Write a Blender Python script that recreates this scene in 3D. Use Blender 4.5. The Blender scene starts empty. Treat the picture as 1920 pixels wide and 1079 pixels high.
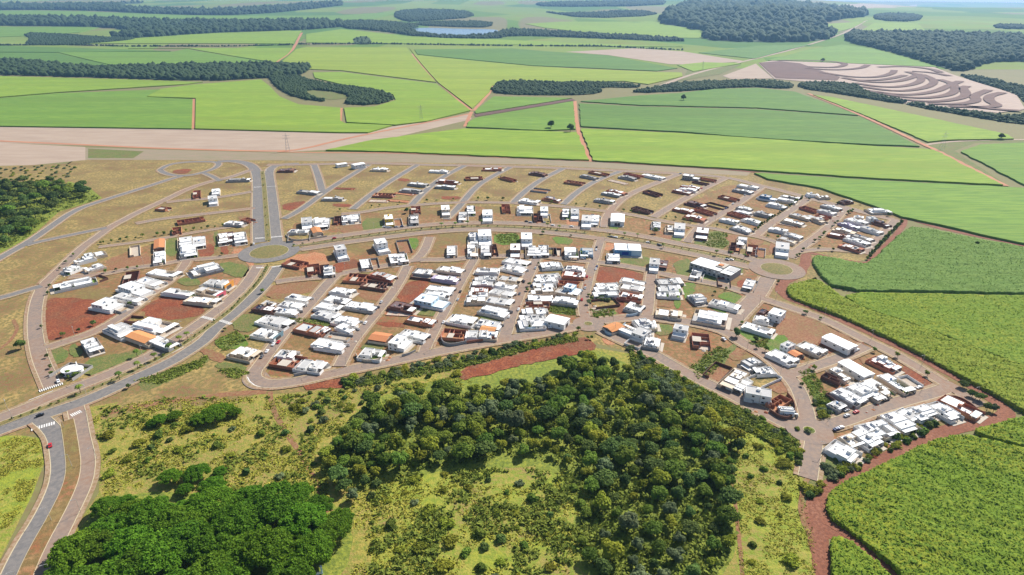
import bpy, bmesh, math, random
import numpy as np
from mathutils import Vector, Matrix
from mathutils.geometry import tessellate_polygon

R = random.Random(7)
NR = np.random.default_rng(7)
scene = bpy.context.scene
col = scene.collection

# ------------------------------------------------------------------ camera
CAM_H, FPX, HORIZON = 225.0, 1150.0, 8.0
PITCH = math.atan((539.5 - HORIZON) / FPX)
cam = bpy.data.objects.new('camera', bpy.data.cameras.new('camera'))
col.objects.link(cam)
cam.location = (0, 0, CAM_H)
cam.rotation_euler = (math.pi / 2 - PITCH, 0, 0)
cam.data.sensor_width = 36.0
cam.data.lens = FPX / 1920 * 36.0
cam.data.clip_start = 1.0
cam.data.clip_end = 90000
scene.camera = cam

# ------------------------------------------------------------------ light
SUN_EL, SUN_AZ = math.radians(42), math.radians(43)      # azimuth from +Y towards +X
world = bpy.data.worlds.new('World')
scene.world = world
world.use_nodes = True
nt = world.node_tree
bg = nt.nodes['Background']
sky = nt.nodes.new('ShaderNodeTexSky')
sky.sky_type = 'NISHITA'
sky.sun_disc = False
sky.sun_elevation = SUN_EL
sky.sun_rotation = SUN_AZ
sky.altitude = 600
sky.dust_density = 1.6
nt.links.new(sky.outputs[0], bg.inputs[0])
bg.inputs[1].default_value = 0.08
sun = bpy.data.objects.new('sun', bpy.data.lights.new('sun', 'SUN'))
col.objects.link(sun)
sun.data.energy = 5.0
sun.data.angle = math.radians(0.5)
sun.data.color = (1.0, 0.95, 0.87)
sd = Vector((math.sin(SUN_AZ) * math.cos(SUN_EL), math.cos(SUN_AZ) * math.cos(SUN_EL), math.sin(SUN_EL)))
sun.rotation_euler = sd.to_track_quat('Z', 'Y').to_euler()
scene.view_settings.view_transform = 'Standard'
scene.view_settings.look = 'None'
scene.view_settings.exposure = 0.68
scene.view_settings.gamma = 1.0
scene.view_settings.use_curve_mapping = False
scene.render.engine = 'CYCLES'
scene.cycles.max_bounces = 6
scene.cycles.diffuse_bounces = 3
scene.cycles.transmission_bounces = 4
scene.cycles.transparent_max_bounces = 8
scene.cycles.volume_bounces = 0
scene.cycles.use_denoising = True
scene.cycles.sample_clamp_indirect = 4.0

# ------------------------------------------------------------------ terrain
def sm(a, b, t):
    t = min(1.0, max(0.0, (t - a) / (b - a)))
    return t * t * (3 - 2 * t)

def H(x, y):
    if y < 1900:
        return 0.0
    a = x / y
    s = y - 1900
    h = 0.5 * 0.035 / 1500 * s * s if s < 1500 else 26.25 + (s - 1500) * 0.035
    if y > 11800:
        h = 26.25 + (11800 - 3400) * 0.035 + (y - 11800) * 0.004
    r = sm(0.33, 0.72, a)
    if r > 0:
        hr = h
        if y > 5500:
            hr = 26.25 + 2100 * 0.035 + (min(y, 9300) - 5500) * 0.021
        if y > 9300:
            hr -= (min(y, 15000) - 9300) * 0.012
        if y > 14500:
            hr += 165 * sm(14500, 22500, y) * (0.8 + 0.25 * math.sin(x / 1900.0))
        h = h * (1 - r) + hr * r
    u = sm(2600, 4500, y)
    h += u * (7 * math.sin(x / 520 + 1.3) * math.sin(y / 690 + 0.4) + 6 * math.sin(x / 900 - y / 1100))
    h += 58 * math.exp(-((x - 2050) / 900) ** 2 - ((y - 5350) / 800) ** 2)
    return h

SP, CP = math.sin(PITCH), math.cos(PITCH)

def ray(px, py):
    a, b = (px - 960) / FPX, -(py - 539.5) / FPX
    return Vector((a, CP + b * SP, -SP + b * CP))

def G(px, py, z=0.0):
    """a pixel's point on the ground (or on the level z above it)"""
    d = ray(px, py)
    if d.z < -1e-4:
        t = (z - CAM_H) / d.z
        if d.y * t < 1900:
            return Vector((d.x * t, d.y * t, z))
    t = 1500.0
    while t < 40000:
        p = d * t
        if CAM_H + p.z < H(p.x, p.y) + z:
            lo, hi = t - max(40, t * .01) * 1.02, t
            for _ in range(18):
                m = (lo + hi) / 2
                p = d * m
                if CAM_H + p.z < H(p.x, p.y) + z:
                    hi = m
                else:
                    lo = m
            p = d * hi
            return Vector((p.x, p.y, H(p.x, p.y) + z))
        t += max(40, t * .01)
    p = d * 24000
    return Vector((p.x, p.y, H(p.x, p.y) + z))

# ------------------------------------------------------------------ materials
MATS = {}

def mat(name, c1, c2=None, c3=None, scale=0.3, scale2=3.0, rough=0.9, bump=0.0, bscale=None, rnd=0.0, translucent=0.0,
        metallic=0.0, stretch=None, spec=0.2, contrast=0.22, c4=None, scale4=.012):
    """base colour: c1/c2 mixed by broad noise, c3 by fine noise; rnd = per-object value spread"""
    if name in MATS:
        return MATS[name]
    m = bpy.data.materials.new(name)
    m.use_nodes = True
    t = m.node_tree
    N, L = t.nodes, t.links
    bs = N['Principled BSDF']
    bs.inputs['Roughness'].default_value = rough
    bs.inputs['Metallic'].default_value = metallic
    bs.inputs['Specular IOR Level'].default_value = spec
    tc = N.new('ShaderNodeTexCoord')
    vec = tc.outputs['Object']
    if stretch:
        mp = N.new('ShaderNodeMapping')
        mp.inputs['Rotation'].default_value[2] = stretch[0]
        mp.inputs['Scale'].default_value = (stretch[1], stretch[2], 1)
        L.new(vec, mp.inputs[0])
        vec = mp.outputs[0]
    out = None
    def mix(a, b, fac):
        x = N.new('ShaderNodeMix')
        x.data_type = 'RGBA'
        L.new(fac, x.inputs[0])
        for i, v in ((6, a), (7, b)):
            if isinstance(v, tuple):
                x.inputs[i].default_value = (*v, 1)
            else:
                L.new(v, x.inputs[i])
        return x.outputs[2]
    def noise(sc, det=5.0, lo=.5 - contrast, hi=.5 + contrast):
        n = N.new('ShaderNodeTexNoise')
        n.inputs['Scale'].default_value = sc
        n.inputs['Detail'].default_value = det
        n.inputs['Roughness'].default_value = 0.62
        L.new(vec, n.inputs['Vector'])
        r = N.new('ShaderNodeMapRange')
        r.inputs[1].default_value, r.inputs[2].default_value = lo, hi
        L.new(n.outputs[0], r.inputs[0])
        return r.outputs[0], n.outputs[0]
    cur = c1
    if c2:
        cur = mix(cur, c2, noise(scale)[0])
    if c4:
        cur = mix(cur, c4, noise(scale4, 4, .47, .62)[0])
    if c3:
        cur = mix(cur, c3, noise(scale2, 6, .5 - contrast * .8, .5 + contrast * .8)[0])
    if rnd:
        oi = N.new('ShaderNodeObjectInfo')
        r = N.new('ShaderNodeMapRange')
        r.inputs[3].default_value, r.inputs[4].default_value = 1 - rnd, 1 + rnd
        L.new(oi.outputs['Random'], r.inputs[0])
        hs = N.new('ShaderNodeHueSaturation')
        L.new(r.outputs[0], hs.inputs['Value'])
        r2 = N.new('ShaderNodeMapRange')
        r2.inputs[3].default_value, r2.inputs[4].default_value = .5 - rnd * .07, .5 + rnd * .07
        mm = N.new('ShaderNodeMath'); mm.operation = 'FRACT'
        m3 = N.new('ShaderNodeMath'); m3.operation = 'MULTIPLY'; m3.inputs[1].default_value = 7.13
        L.new(oi.outputs['Random'], m3.inputs[0]); L.new(m3.outputs[0], mm.inputs[0]); L.new(mm.outputs[0], r2.inputs[0])
        L.new(r2.outputs[0], hs.inputs['Hue'])
        if isinstance(cur, tuple):
            hs.inputs['Color'].default_value = (*cur, 1)
        else:
            L.new(cur, hs.inputs['Color'])
        cur = hs.outputs[0]
    if isinstance(cur, tuple):
        bs.inputs['Base Color'].default_value = (*cur, 1)
    else:
        L.new(cur, bs.inputs['Base Color'])
    if bump:
        b = N.new('ShaderNodeBump')
        b.inputs['Strength'].default_value = 1.0
        b.inputs['Distance'].default_value = bump
        L.new(noise(bscale or scale2, 6)[1], b.inputs['Height'])
        L.new(b.outputs[0], bs.inputs['Normal'])
    if translucent:
        tr = N.new('ShaderNodeBsdfTranslucent')
        if isinstance(cur, tuple):
            tr.inputs[0].default_value = (*cur, 1)
        else:
            L.new(cur, tr.inputs[0])
        mx = N.new('ShaderNodeMixShader')
        mx.inputs[0].default_value = translucent
        L.new(bs.outputs[0], mx.inputs[1]); L.new(tr.outputs[0], mx.inputs[2])
        L.new(mx.outputs[0], N['Material Output'].inputs[0])
    MATS[name] = m
    return m

# ground
M_soil = mat('soil', (.15, .17, .055), (.20, .19, .075), (.17, .13, .06), .01, .2)
M_town = mat('dry_grass', (.36, .25, .088), (.245, .17, .066), (.165, .135, .046), .05, .35, bump=.3, bscale=.8, contrast=.09, c4=(.20, .105, .052), scale4=.02)
M_town2 = mat('worn_lot_ground', (.25, .095, .046), (.30, .17, .08), (.17, .115, .045), .06, .3, bump=.35, bscale=.8, contrast=.08, c4=(.185, .15, .05), scale4=.022)
M_town_green = mat('weedy_grass', (.125, .16, .035), (.215, .18, .06), (.085, .12, .03), .08, .8, bump=.25, bscale=1.5, contrast=.13, c4=(.20, .14, .06), scale4=.05)
M_lawn = mat('green_grass', (.115, .20, .022), (.17, .20, .035), (.07, .13, .02), .12, .9, bump=.2, bscale=2, contrast=.13, c4=(.19, .17, .06), scale4=.06)
M_median = mat('median_grass', (.20, .165, .055), (.24, .165, .07), (.115, .12, .04), .12, .7, bump=.15, bscale=2, contrast=.12)
M_red = mat('red_earth', (.225, .058, .025), (.31, .105, .045), (.145, .04, .02), .09, .7, bump=.2, bscale=1.2, contrast=.13, c4=(.19, .10, .05), scale4=.05)
M_redpale = mat('pale_red_earth', (.28, .14, .075), (.25, .16, .075), (.20, .085, .045), .07, .6, bump=.15, bscale=1.5, contrast=.13, c4=(.19, .155, .06), scale4=.04)
M_orange = mat('orange_earth', (.37, .145, .06), (.30, .10, .045), (.42, .21, .11), .1, .6, bump=.2, bscale=1, contrast=.11, c4=(.26, .15, .08), scale4=.06)
M_track = mat('track_earth', (.21, .075, .042), (.28, .125, .075), (.155, .06, .036), .06, .7, bump=.1, bscale=1, contrast=.14)
M_tracko = mat('orange_track', (.42, .20, .11), (.36, .16, .09), None, .01, .1)
M_tan = mat('bare_field', (.33, .245, .18), (.29, .215, .16), (.37, .285, .215), .008, .06, stretch=(.06, .25, 1.0))
M_verge = mat('grey_verge', (.24, .20, .13), (.20, .185, .10), (.27, .20, .14), .01, .12, stretch=(0.04, .3, 1.0))
M_meadow = mat('scrub_meadow', (.30, .26, .045), (.34, .24, .075), (.19, .205, .034), .05, .4, bump=.6, bscale=1.0, contrast=.10, c4=(.25, .175, .065), scale4=.02)
M_floor = mat('forest_floor', (.19, .235, .03), (.27, .275, .04), (.11, .145, .024), .07, .5, bump=.4, bscale=1.0, contrast=.13)
M_brightmeadow = mat('bright_meadow', (.26, .285, .03), (.33, .285, .06), (.18, .225, .028), .05, .4, bump=.5, bscale=1.0, contrast=.10, c4=(.26, .19, .065), scale4=.03)
M_dark_earth = mat('dark_ploughed', (.13, .075, .06), (.17, .095, .07), (.10, .055, .045), .01, .1, stretch=(.25, .2, 1.5))
# roads
M_asph = mat('grey_asphalt', (.175, .162, .152), (.215, .19, .17), (.145, .137, .132), .05, .4, rough=.85, contrast=.12)
M_asphred = mat('dusty_asphalt', (.225, .17, .14), (.185, .152, .132), (.26, .19, .145), .05, .4, rough=.9, contrast=.12, c4=(.25, .155, .105), scale4=.02)
M_conc = mat('concrete', (.45, .40, .33), (.38, .33, .27), (.5, .44, .37), .1, 1.5)
M_kerb = mat('kerb_concrete', (.50, .42, .28), (.42, .35, .23), None, .3, 2)
M_paint = mat('road_paint', (.72, .70, .66), (.55, .53, .5), None, .8, 3)
# buildings
M_white = mat('white_plaster', (.74, .73, .71), (.66, .64, .61), (.78, .77, .75), .25, 1.3, rnd=.05)
M_rooflt = mat('white_roof_sheet', (.76, .76, .75), (.68, .68, .66), (.8, .8, .79), .2, 1.8, rough=.6, rnd=.07)
M_roofgr = mat('grey_fibre_roof', (.42, .42, .41), (.34, .33, .32), (.47, .46, .45), .3, 1.8, rnd=.12)
M_greyw = mat('grey_render', (.33, .32, .31), (.27, .26, .25), (.38, .36, .34), .3, 1.5, rnd=.1)
M_cream = mat('cream_plaster', (.62, .52, .40), (.56, .46, .35), None, .3, 1.5, rnd=.06)
M_brick = mat('red_brickwork', (.38, .145, .08), (.31, .105, .06), (.45, .21, .13), .4, 2.2, rnd=.15)
M_brown = mat('brown_wall', (.20, .10, .075), (.16, .08, .06), None, .4, 2, rnd=.1)
M_maroon = mat('dark_roof_sheet', (.15, .10, .10), (.12, .085, .09), None, .4, 2, rnd=.15)
M_tile = mat('orange_clay_tile', (.52, .20, .07), (.45, .16, .06), (.58, .27, .12), .6, 3, rnd=.1)
M_bluew = mat('blue_paint', (.10, .24, .42), (.09, .2, .36), None, .4, 2)
M_palebl = mat('pale_blue_paint', (.45, .58, .68), (.4, .52, .62), None, .4, 2)
M_lilac = mat('lilac_paint', (.45, .38, .50), (.4, .34, .46), None, .4, 2)
M_yellow = mat('yellow_paint', (.62, .42, .05), (.55, .36, .05), None, .4, 2)
M_orangep = mat('orange_paint', (.62, .28, .05), (.55, .24, .05), None, .4, 2)
M_pink = mat('pink_paint', (.6, .12, .16), None, None)
M_teal = mat('teal_paint', (.16, .26, .30), (.14, .22, .26), None, .4, 2)
M_glass = mat('window_glass', (.03, .04, .05), None, None, rough=.12, spec=.6)
M_panel = mat('solar_cells', (.015, .022, .05), (.02, .03, .06), None, 1, 4, rough=.2, spec=.6)
M_floorc = mat('cement_floor', (.40, .34, .27), (.33, .25, .18), (.46, .40, .33), .25, 1.5, rnd=.1)
M_door = mat('dark_gate', (.08, .07, .07), None, None, rough=.5, rnd=.4)
M_pool = mat('pool_water', (.10, .42, .50), None, None, rough=.1, spec=.5)
M_tank = mat('tank_blue', (.10, .22, .42), None, None, rough=.5)
# foliage
M_leafdk = mat('dark_leaves', (.12, .18, .042), (.16, .215, .048), (.085, .14, .033), .25, 1.0, rnd=.35, translucent=.4)
M_leafmd = mat('mid_leaves', (.17, .25, .032), (.23, .295, .042), (.12, .195, .028), .25, 1.0, rnd=.33, translucent=.4)
M_leafbr = mat('bright_leaves', (.125, .24, .013), (.17, .285, .02), (.085, .185, .012), .2, .8, rnd=.2, translucent=.4, contrast=.14)
M_leafye = mat('yellow_green_leaves', (.29, .32, .03), (.35, .33, .042), (.21, .25, .027), .3, 1.2, rnd=.28, translucent=.4)
M_leafgr = mat('grey_green_leaves', (.17, .215, .10), (.205, .25, .115), (.135, .175, .075), .3, 1.2, rnd=.25, translucent=.4)
M_bark = mat('bark', (.13, .09, .06), (.09, .065, .045), None, 1, 4)
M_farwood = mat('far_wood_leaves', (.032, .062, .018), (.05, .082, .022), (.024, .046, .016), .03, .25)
M_tuft = mat('grass_tufts', (.34, .325, .036), (.40, .33, .065), (.27, .29, .034), .06, .5, translucent=.12)
M_shrub = mat('scrub_leaves', (.20, .25, .032), (.27, .285, .045), (.13, .18, .027), .07, .5, translucent=.25)

def cane(name, a, b, c, rot, sx=.05, sy=.5):
    return mat(name, a, b, c, .12, .5, stretch=(rot, sx, sy), bump=.8, bscale=.6, contrast=.12, c4=tuple(v * .72 for v in b), scale4=.03)
M_c1 = cane('cane_bright', (.19, .285, .024), (.25, .33, .034), (.14, .23, .02), .02)
M_c2 = cane('cane_mid', (.135, .24, .026), (.18, .285, .034), (.10, .19, .022), .03)
M_c3 = cane('cane_deep', (.095, .19, .026), (.13, .225, .033), (.07, .148, .022), .05)
M_c4 = cane('cane_yellow', (.23, .29, .025), (.28, .325, .035), (.175, .25, .022), .04)
M_n1 = mat('near_cane', (.22, .325, .026), (.285, .365, .038), (.15, .245, .022), .05, .4, bump=.4, bscale=1.5, translucent=.35, contrast=.12, c4=(.33, .365, .035), scale4=.02)
M_n2 = mat('near_cane_yellow', (.29, .345, .03), (.34, .365, .05), (.19, .27, .026), .05, .5, bump=.4, bscale=1.5, translucent=.35, contrast=.14)
M_n3 = mat('near_cane_blue', (.19, .305, .06), (.235, .34, .075), (.14, .245, .048), .06, .6, bump=.4, bscale=1.5, translucent=.35, contrast=.14)

# ------------------------------------------------------------------ mesh helpers
def tag(o, label=None, cat=None, group=None, kind=None):
    if label: o['label'] = label
    if cat: o['category'] = cat
    if group: o['group'] = group
    if kind: o['kind'] = kind
    return o

def link(name, me, m=None, parent=None):
    o = bpy.data.objects.new(name, me)
    if me is not None and m is not None and not me.materials:
        for k in (m if isinstance(m, (list, tuple)) else [m]):
            me.materials.append(k)
    if parent is not None:
        o.parent = parent
    col.objects.link(o)
    return o

def empty(name, loc=(0, 0, 0), rz=0.0):
    o = bpy.data.objects.new(name, None)
    o.location = loc
    o.rotation_euler = (0, 0, rz)
    o.empty_display_size = 1
    col.objects.link(o)
    return o

class MB:
    def __init__(s):
        s.v, s.f = [], []
    def box(s, x0, x1, y0, y1, z0, z1):
        n = len(s.v)
        s.v += [(x0, y0, z0), (x1, y0, z0), (x1, y1, z0), (x0, y1, z0), (x0, y0, z1), (x1, y0, z1), (x1, y1, z1), (x0, y1, z1)]
        s.f += [tuple(n + i for i in q) for q in ((3, 2, 1, 0), (4, 5, 6, 7), (0, 1, 5, 4), (1, 2, 6, 5), (2, 3, 7, 6), (3, 0, 4, 7))]
        return s
    def poly(s, pts):
        n = len(s.v)
        s.v += [tuple(p) for p in pts]
        s.f.append(tuple(range(n, n + len(pts))))
        return s
    def parapet(s, x0, x1, y0, y1, h, ins=.45, th=.2):
        """hollow-topped block: outer faces, rim, inner faces down to the roof"""
        n = len(s.v)
        a, b, c, d = x0 + th, x1 - th, y0 + th, y1 - th
        for (p, q, u, w, z) in ((x0, x1, y0, y1, 0), (x0, x1, y0, y1, h), (a, b, c, d, h), (a, b, c, d, h - ins)):
            s.v += [(p, u, z), (q, u, z), (q, w, z), (p, w, z)]
        for k in range(3):
            for i in range(4):
                j = (i + 1) % 4
                s.f.append((n + 4 * k + i, n + 4 * k + j, n + 4 * k + 4 + j, n + 4 * k + 4 + i))
        return s
    def cyl(s, x, y, z0, z1, r0, r1, k=8, dx=0, dy=0, cap=True):
        n = len(s.v)
        for i in range(k):
            a = 2 * math.pi * i / k
            s.v.append((x + r0 * math.cos(a), y + r0 * math.sin(a), z0))
        for i in range(k):
            a = 2 * math.pi * i / k
            s.v.append((x + dx + r1 * math.cos(a), y + dy + r1 * math.sin(a), z1))
        for i in range(k):
            j = (i + 1) % k
            s.f.append((n + i, n + j, n + k + j, n + k + i))
        if cap:
            s.f.append(tuple(range(n + k, n + 2 * k)))
        return s
    def mesh(s, name):
        me = bpy.data.meshes.new(name)
        me.from_pydata(s.v, [], s.f)
        return me
    def build(s, name, m, parent=None):
        return link(name, s.mesh(name), m, parent)

def np_mesh(name, V, Q, smooth=False):
    """mesh from numpy vertex (n,3) and face (m,k) arrays"""
    me = bpy.data.meshes.new(name)
    k = Q.shape[1]
    me.vertices.add(len(V)); me.vertices.foreach_set('co', np.ascontiguousarray(V, np.float32).ravel())
    me.loops.add(Q.size); me.loops.foreach_set('vertex_index', np.ascontiguousarray(Q, np.int32).ravel())
    me.polygons.add(len(Q)); me.polygons.foreach_set('loop_start', np.arange(0, Q.size, k, dtype=np.int32))
    if smooth:
        me.polygons.foreach_set('use_smooth', np.ones(len(Q), bool))
    me.update(calc_edges=True)
    return me

def leaf_quads(C, Nrm, S, aspect=.75):
    """one quad per centre, facing its normal"""
    n = len(C)
    Nrm = Nrm / (np.linalg.norm(Nrm, axis=1, keepdims=True) + 1e-9)
    T = NR.normal(size=(n, 3))
    T -= (T * Nrm).sum(1, keepdims=True) * Nrm
    T /= np.linalg.norm(T, axis=1, keepdims=True) + 1e-9
    B = np.cross(Nrm, T) * aspect
    S = np.asarray(S).reshape(-1, 1) * .5
    V = np.stack([C - T * S - B * S, C + T * S - B * S, C + T * S + B * S, C - T * S + B * S], 1).reshape(-1, 3)
    return V, np.arange(4 * n).reshape(n, 4)

def inpoly(P, poly):
    x, y = P[:, 0], P[:, 1]
    r = np.zeros(len(P), bool)
    n = len(poly)
    for i in range(n):
        x0, y0 = poly[i]; x1, y1 = poly[(i + 1) % n]
        c = (y0 > y) != (y1 > y)
        with np.errstate(divide='ignore', invalid='ignore'):
            r ^= c & (x < (x1 - x0) * (y - y0) / (y1 - y0 + 1e-12) + x0)
    return r

def smooth_poly(pts, it=2, closed=True):
    """corner cutting, for curved outlines"""
    for _ in range(it):
        q = []
        n = len(pts)
        for i in range(n if closed else n - 1):
            a, b = pts[i], pts[(i + 1) % n]
            q.append((a[0] * .75 + b[0] * .25, a[1] * .75 + b[1] * .25))
            q.append((a[0] * .25 + b[0] * .75, a[1] * .25 + b[1] * .75))
        pts = q if closed else [pts[0]] + q + [pts[-1]]
    return pts

def sheet(name, wpts, m, z, label, cat, lift=0.0, kind='structure', base=None):
    """polygon in world xy, draped on the terrain at z; lift > 0 gives it a crop's thickness with sides"""
    bm = bmesh.new()
    vs = [bm.verts.new((p[0], p[1], 0)) for p in wpts]
    try:
        f = bm.faces.new(vs)
    except ValueError:
        bm.free(); return None
    if f.normal.z < 0 or sum(wpts[i - 1][0] * wpts[i][1] - wpts[i][0] * wpts[i - 1][1] for i in range(len(wpts))) < 0:
        f.normal_flip()
    ys = [p[1] for p in wpts]; xs = [p[0] for p in wpts]
    if max(ys) > 1850:
        y = max(1850.0, min(ys))
        while y < max(ys):
            bmesh.ops.bisect_plane(bm, geom=bm.verts[:] + bm.edges[:] + bm.faces[:], plane_co=(0, y, 0), plane_no=(0, 1, 0))
            y += max(60, y * .03)
        st = max(80, max(ys) * .03)
        x = math.ceil(min(xs) / st) * st
        while x < max(xs):
            bmesh.ops.bisect_plane(bm, geom=bm.verts[:] + bm.edges[:] + bm.faces[:], plane_co=(x, 0, 0), plane_no=(1, 0, 0))
            x += st
    bmesh.ops.triangulate(bm, faces=bm.faces[:])
    bm.normal_update()
    for f in bm.faces:
        if f.normal.z < 0:
            f.normal_flip()
    for v in bm.verts:
        v.co.z = H(v.co.x, v.co.y) + z + lift
    if lift:
        be = [e for e in bm.edges if e.is_boundary]
        r = bmesh.ops.extrude_edge_only(bm, edges=be)
        for g in r['geom']:
            if isinstance(g, bmesh.types.BMVert):
                g.co.z -= lift + z
    me = bpy.data.meshes.new(name)
    bm.to_mesh(me); bm.free()
    o = link(name, me, m)
    return tag(o, label, cat, None, kind)

def px(pts, z=0.0):
    return [tuple(G(x, y, z)[:2]) for x, y in pts]

def T(ox, oy, s, flat):
    """tile readings (zoomed crop) back to photo pixels"""
    return [(ox + flat[i] / s, oy + flat[i + 1] / s) for i in range(0, len(flat), 2)]
Z5 = 5.394

# ------------------------------------------------------------------ ground sheet to the horizon
def build_terrain():
    Y = [-700, -300, 0, 300, 600, 900, 1200, 1500, 1800]
    y = 1880.0
    while y < 32000:
        Y.append(y); y += max(55, y * .022)
    U = np.linspace(-1.7, 1.7, 171)
    V = np.array([[u * (max(yy, 0) + 900), yy, 0] for yy in Y for u in U])
    for i in range(len(V)):
        V[i, 2] = H(V[i, 0], V[i, 1])
    n = len(U)
    Q = np.array([[r * n + c, r * n + c + 1, (r + 1) * n + c + 1, (r + 1) * n + c] for r in range(len(Y) - 1) for c in range(n - 1)])
    o = link('ground', np_mesh('ground', V, Q, True), M_soil)
    tag(o, 'open ground of red soil running out to the hills', 'ground', None, 'structure')
build_terrain()

# far cropland: patchwork of fields too distant to part
def patchwork():
    m = bpy.data.materials.new('far_cropland'); m.use_nodes = True
    N, L = m.node_tree.nodes, m.node_tree.links
    tc = N.new('ShaderNodeTexCoord')
    mp = N.new('ShaderNodeMapping'); mp.inputs['Scale'].default_value = (1, .55, 0); mp.inputs['Rotation'].default_value[2] = .25
    L.new(tc.outputs['Object'], mp.inputs[0])
    v = N.new('ShaderNodeTexVoronoi'); v.inputs['Scale'].default_value = .0013
    L.new(mp.outputs[0], v.inputs['Vector'])
    r = N.new('ShaderNodeValToRGB')
    e = r.color_ramp.elements
    e[0].position, e[0].color = 0, (.13, .22, .035, 1)
    e[1].position, e[1].color = 1, (.24, .22, .10, 1)
    for p, c in ((.25, (.20, .27, .05, 1)), (.5, (.10, .19, .04, 1)), (.75, (.22, .29, .06, 1))):
        q = e.new(p); q.color = c
    r.color_ramp.interpolation = 'CONSTANT'
    s = N.new('ShaderNodeSeparateColor'); L.new(v.outputs['Color'], s.inputs[0]); L.new(s.outputs[0], r.inputs[0])
    n = N.new('ShaderNodeTexNoise'); n.inputs['Scale'].default_value = .004; L.new(tc.outputs['Object'], n.inputs['Vector'])
    mx = N.new('ShaderNodeMix'); mx.data_type = 'RGBA'; mx.blend_type = 'MULTIPLY'; mx.inputs[0].default_value = .35
    L.new(r.outputs[0], mx.inputs[6]); L.new(n.outputs['Color'], mx.inputs[7])
    b = N['Principled BSDF']; b.inputs['Roughness'].default_value = .95; b.inputs['Specular IOR Level'].default_value = .1
    L.new(mx.outputs[2], b.inputs['Base Color'])
    return m
M_patch = patchwork()
sheet('far_cropland', [(-17000, 3000), (-3300, 2500), (-1500, 2450), (0, 2500), (1800, 2420), (3600, 2430), (18000, 3000), (30000, 21000), (-30000, 21000)], M_patch, .25,
      'patchwork of green cropland rolling up to the far hills', 'cropland')

def ragged(w, step=3.0, amp=1.1):
    w = w + [w[0]]
    q = []
    for a, b in zip(w[:-1], w[1:]):
        d = math.dist(a, b); k = max(1, int(d / step))
        q += [(a[0] + (b[0] - a[0]) * i / k, a[1] + (b[1] - a[1]) * i / k) for i in range(k)]
    j = [R.uniform(-amp, amp) for _ in range(2 * len(q))]
    return [(p[0] + j[2 * i] + .5 * j[2 * i - 2], p[1] + j[2 * i + 1] + .5 * j[2 * i - 1]) for i, p in enumerate(q)]

def field(pts, m, label, lift=2.4, z=0.0, smoothit=0):
    w = px(smooth_poly(pts, smoothit) if smoothit else pts, lift + z)
    if max(p[1] for p in w) < 1880 and 'notched' not in label:
        w = ragged(w, 9, 1.3)
    return sheet('sugarcane_field', w, m, z, label, 'cane field', lift, 'stuff')

F = field
F([(-160, 140), (0, 143), (230, 149), (380, 154), (345, 158), (110, 173), (0, 182), (-160, 194)], M_c1, 'wedge of bright cane between the dark wood belt and a hedge line')
F([(-160, 197), (0, 184), (110, 175), (300, 168), (272, 182), (361, 186), (359, 241), (0, 236), (-160, 233)], M_c2, 'flat cane field with a bent track notched into its corner')
F([(300, 167), (360, 159), (489, 149), (506, 162), (524, 181), (560, 196), (638, 202), (638, 226), (646, 231), (735, 235), (690, 248), (640, 248), (366, 241), (367, 184), (276, 181)], M_c1, 'bright cane field curving round the tongue of dark wood')
F([(645, 202), (702, 200), (742, 188), (737, 177), (690, 166), (640, 158), (590, 146), (587, 136), (640, 135), (818, 157), (882, 207), (800, 227), (742, 234), (650, 229)], M_c1, 'large cane field between the round wood and the diagonal track')
F([(556, 92), (575, 88), (762, 89), (818, 154), (640, 132), (586, 130), (524, 119)], M_c4, 'yellow green cane field above the round wood beside the red track')
F([(768, 91), (780, 104), (1000, 125), (1230, 135), (1278, 136), (1280, 143), (1215, 158), (1170, 152), (1080, 154), (950, 152), (922, 161), (918, 172), (885, 203), (822, 155)], M_c4, 'wide yellow green field along the diagonal track')
F([(777, 93), (960, 91), (1060, 99), (1140, 104), (1270, 128), (1232, 133), (1000, 123), (783, 102)], M_c3, 'dark green band of cane above the yellow green field')
F([(892, 207), (925, 181), (1040, 183), (1072, 184), (892, 213)], M_c2, 'narrow cane triangle over the brown ploughed strip')
F([(878, 228), (896, 220), (1074, 190), (1080, 242), (1020, 244), (876, 238)], M_c2, 'cane field with two lone trees at its edge')
F([(612, 281), (700, 262), (870, 241), (1082, 248), (1104, 300), (900, 291), (740, 284)], M_c1, 'long cane field beside the town verge')
F([(1088, 190), (1190, 180), (1280, 174), (1340, 167), (1420, 165), (1490, 172), (1610, 216), (1420, 202), (1200, 197)], M_c3, 'deep green cane field under the curved tree belt')
F([(1086, 194), (1200, 200), (1420, 205), (1614, 219), (1724, 274), (1600, 269), (1400, 257), (1280, 247), (1090, 237)], M_c3, 'blue green cane field crossed by faint contour lines')
F([(1089, 241), (1280, 250), (1590, 271), (1730, 279), (1752, 281), (1880, 346), (1640, 334), (1410, 318), (1112, 300)], M_c1, 'very large bright cane field bordering the town edge')
F([(1525, 178), (1560, 182), (1890, 252), (1900, 260), (1780, 262), (1740, 266), (1622, 216)], M_c1, 'tapering cane field beyond the pale farm road')
F([(1800, 284), (1840, 271), (1935, 267), (2150, 275), (2150, 420), (1920, 346), (1850, 309)], M_c2, 'cane field enclosed by a bend of the farm road')
F([(1415, 324), (1640, 338), (1880, 350), (2150, 366), (2150, 520), (1920, 456), (1692, 406), (1640, 386), (1540, 352), (1440, 335)], M_c2, 'smooth cane field touching the town corner')
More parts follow.
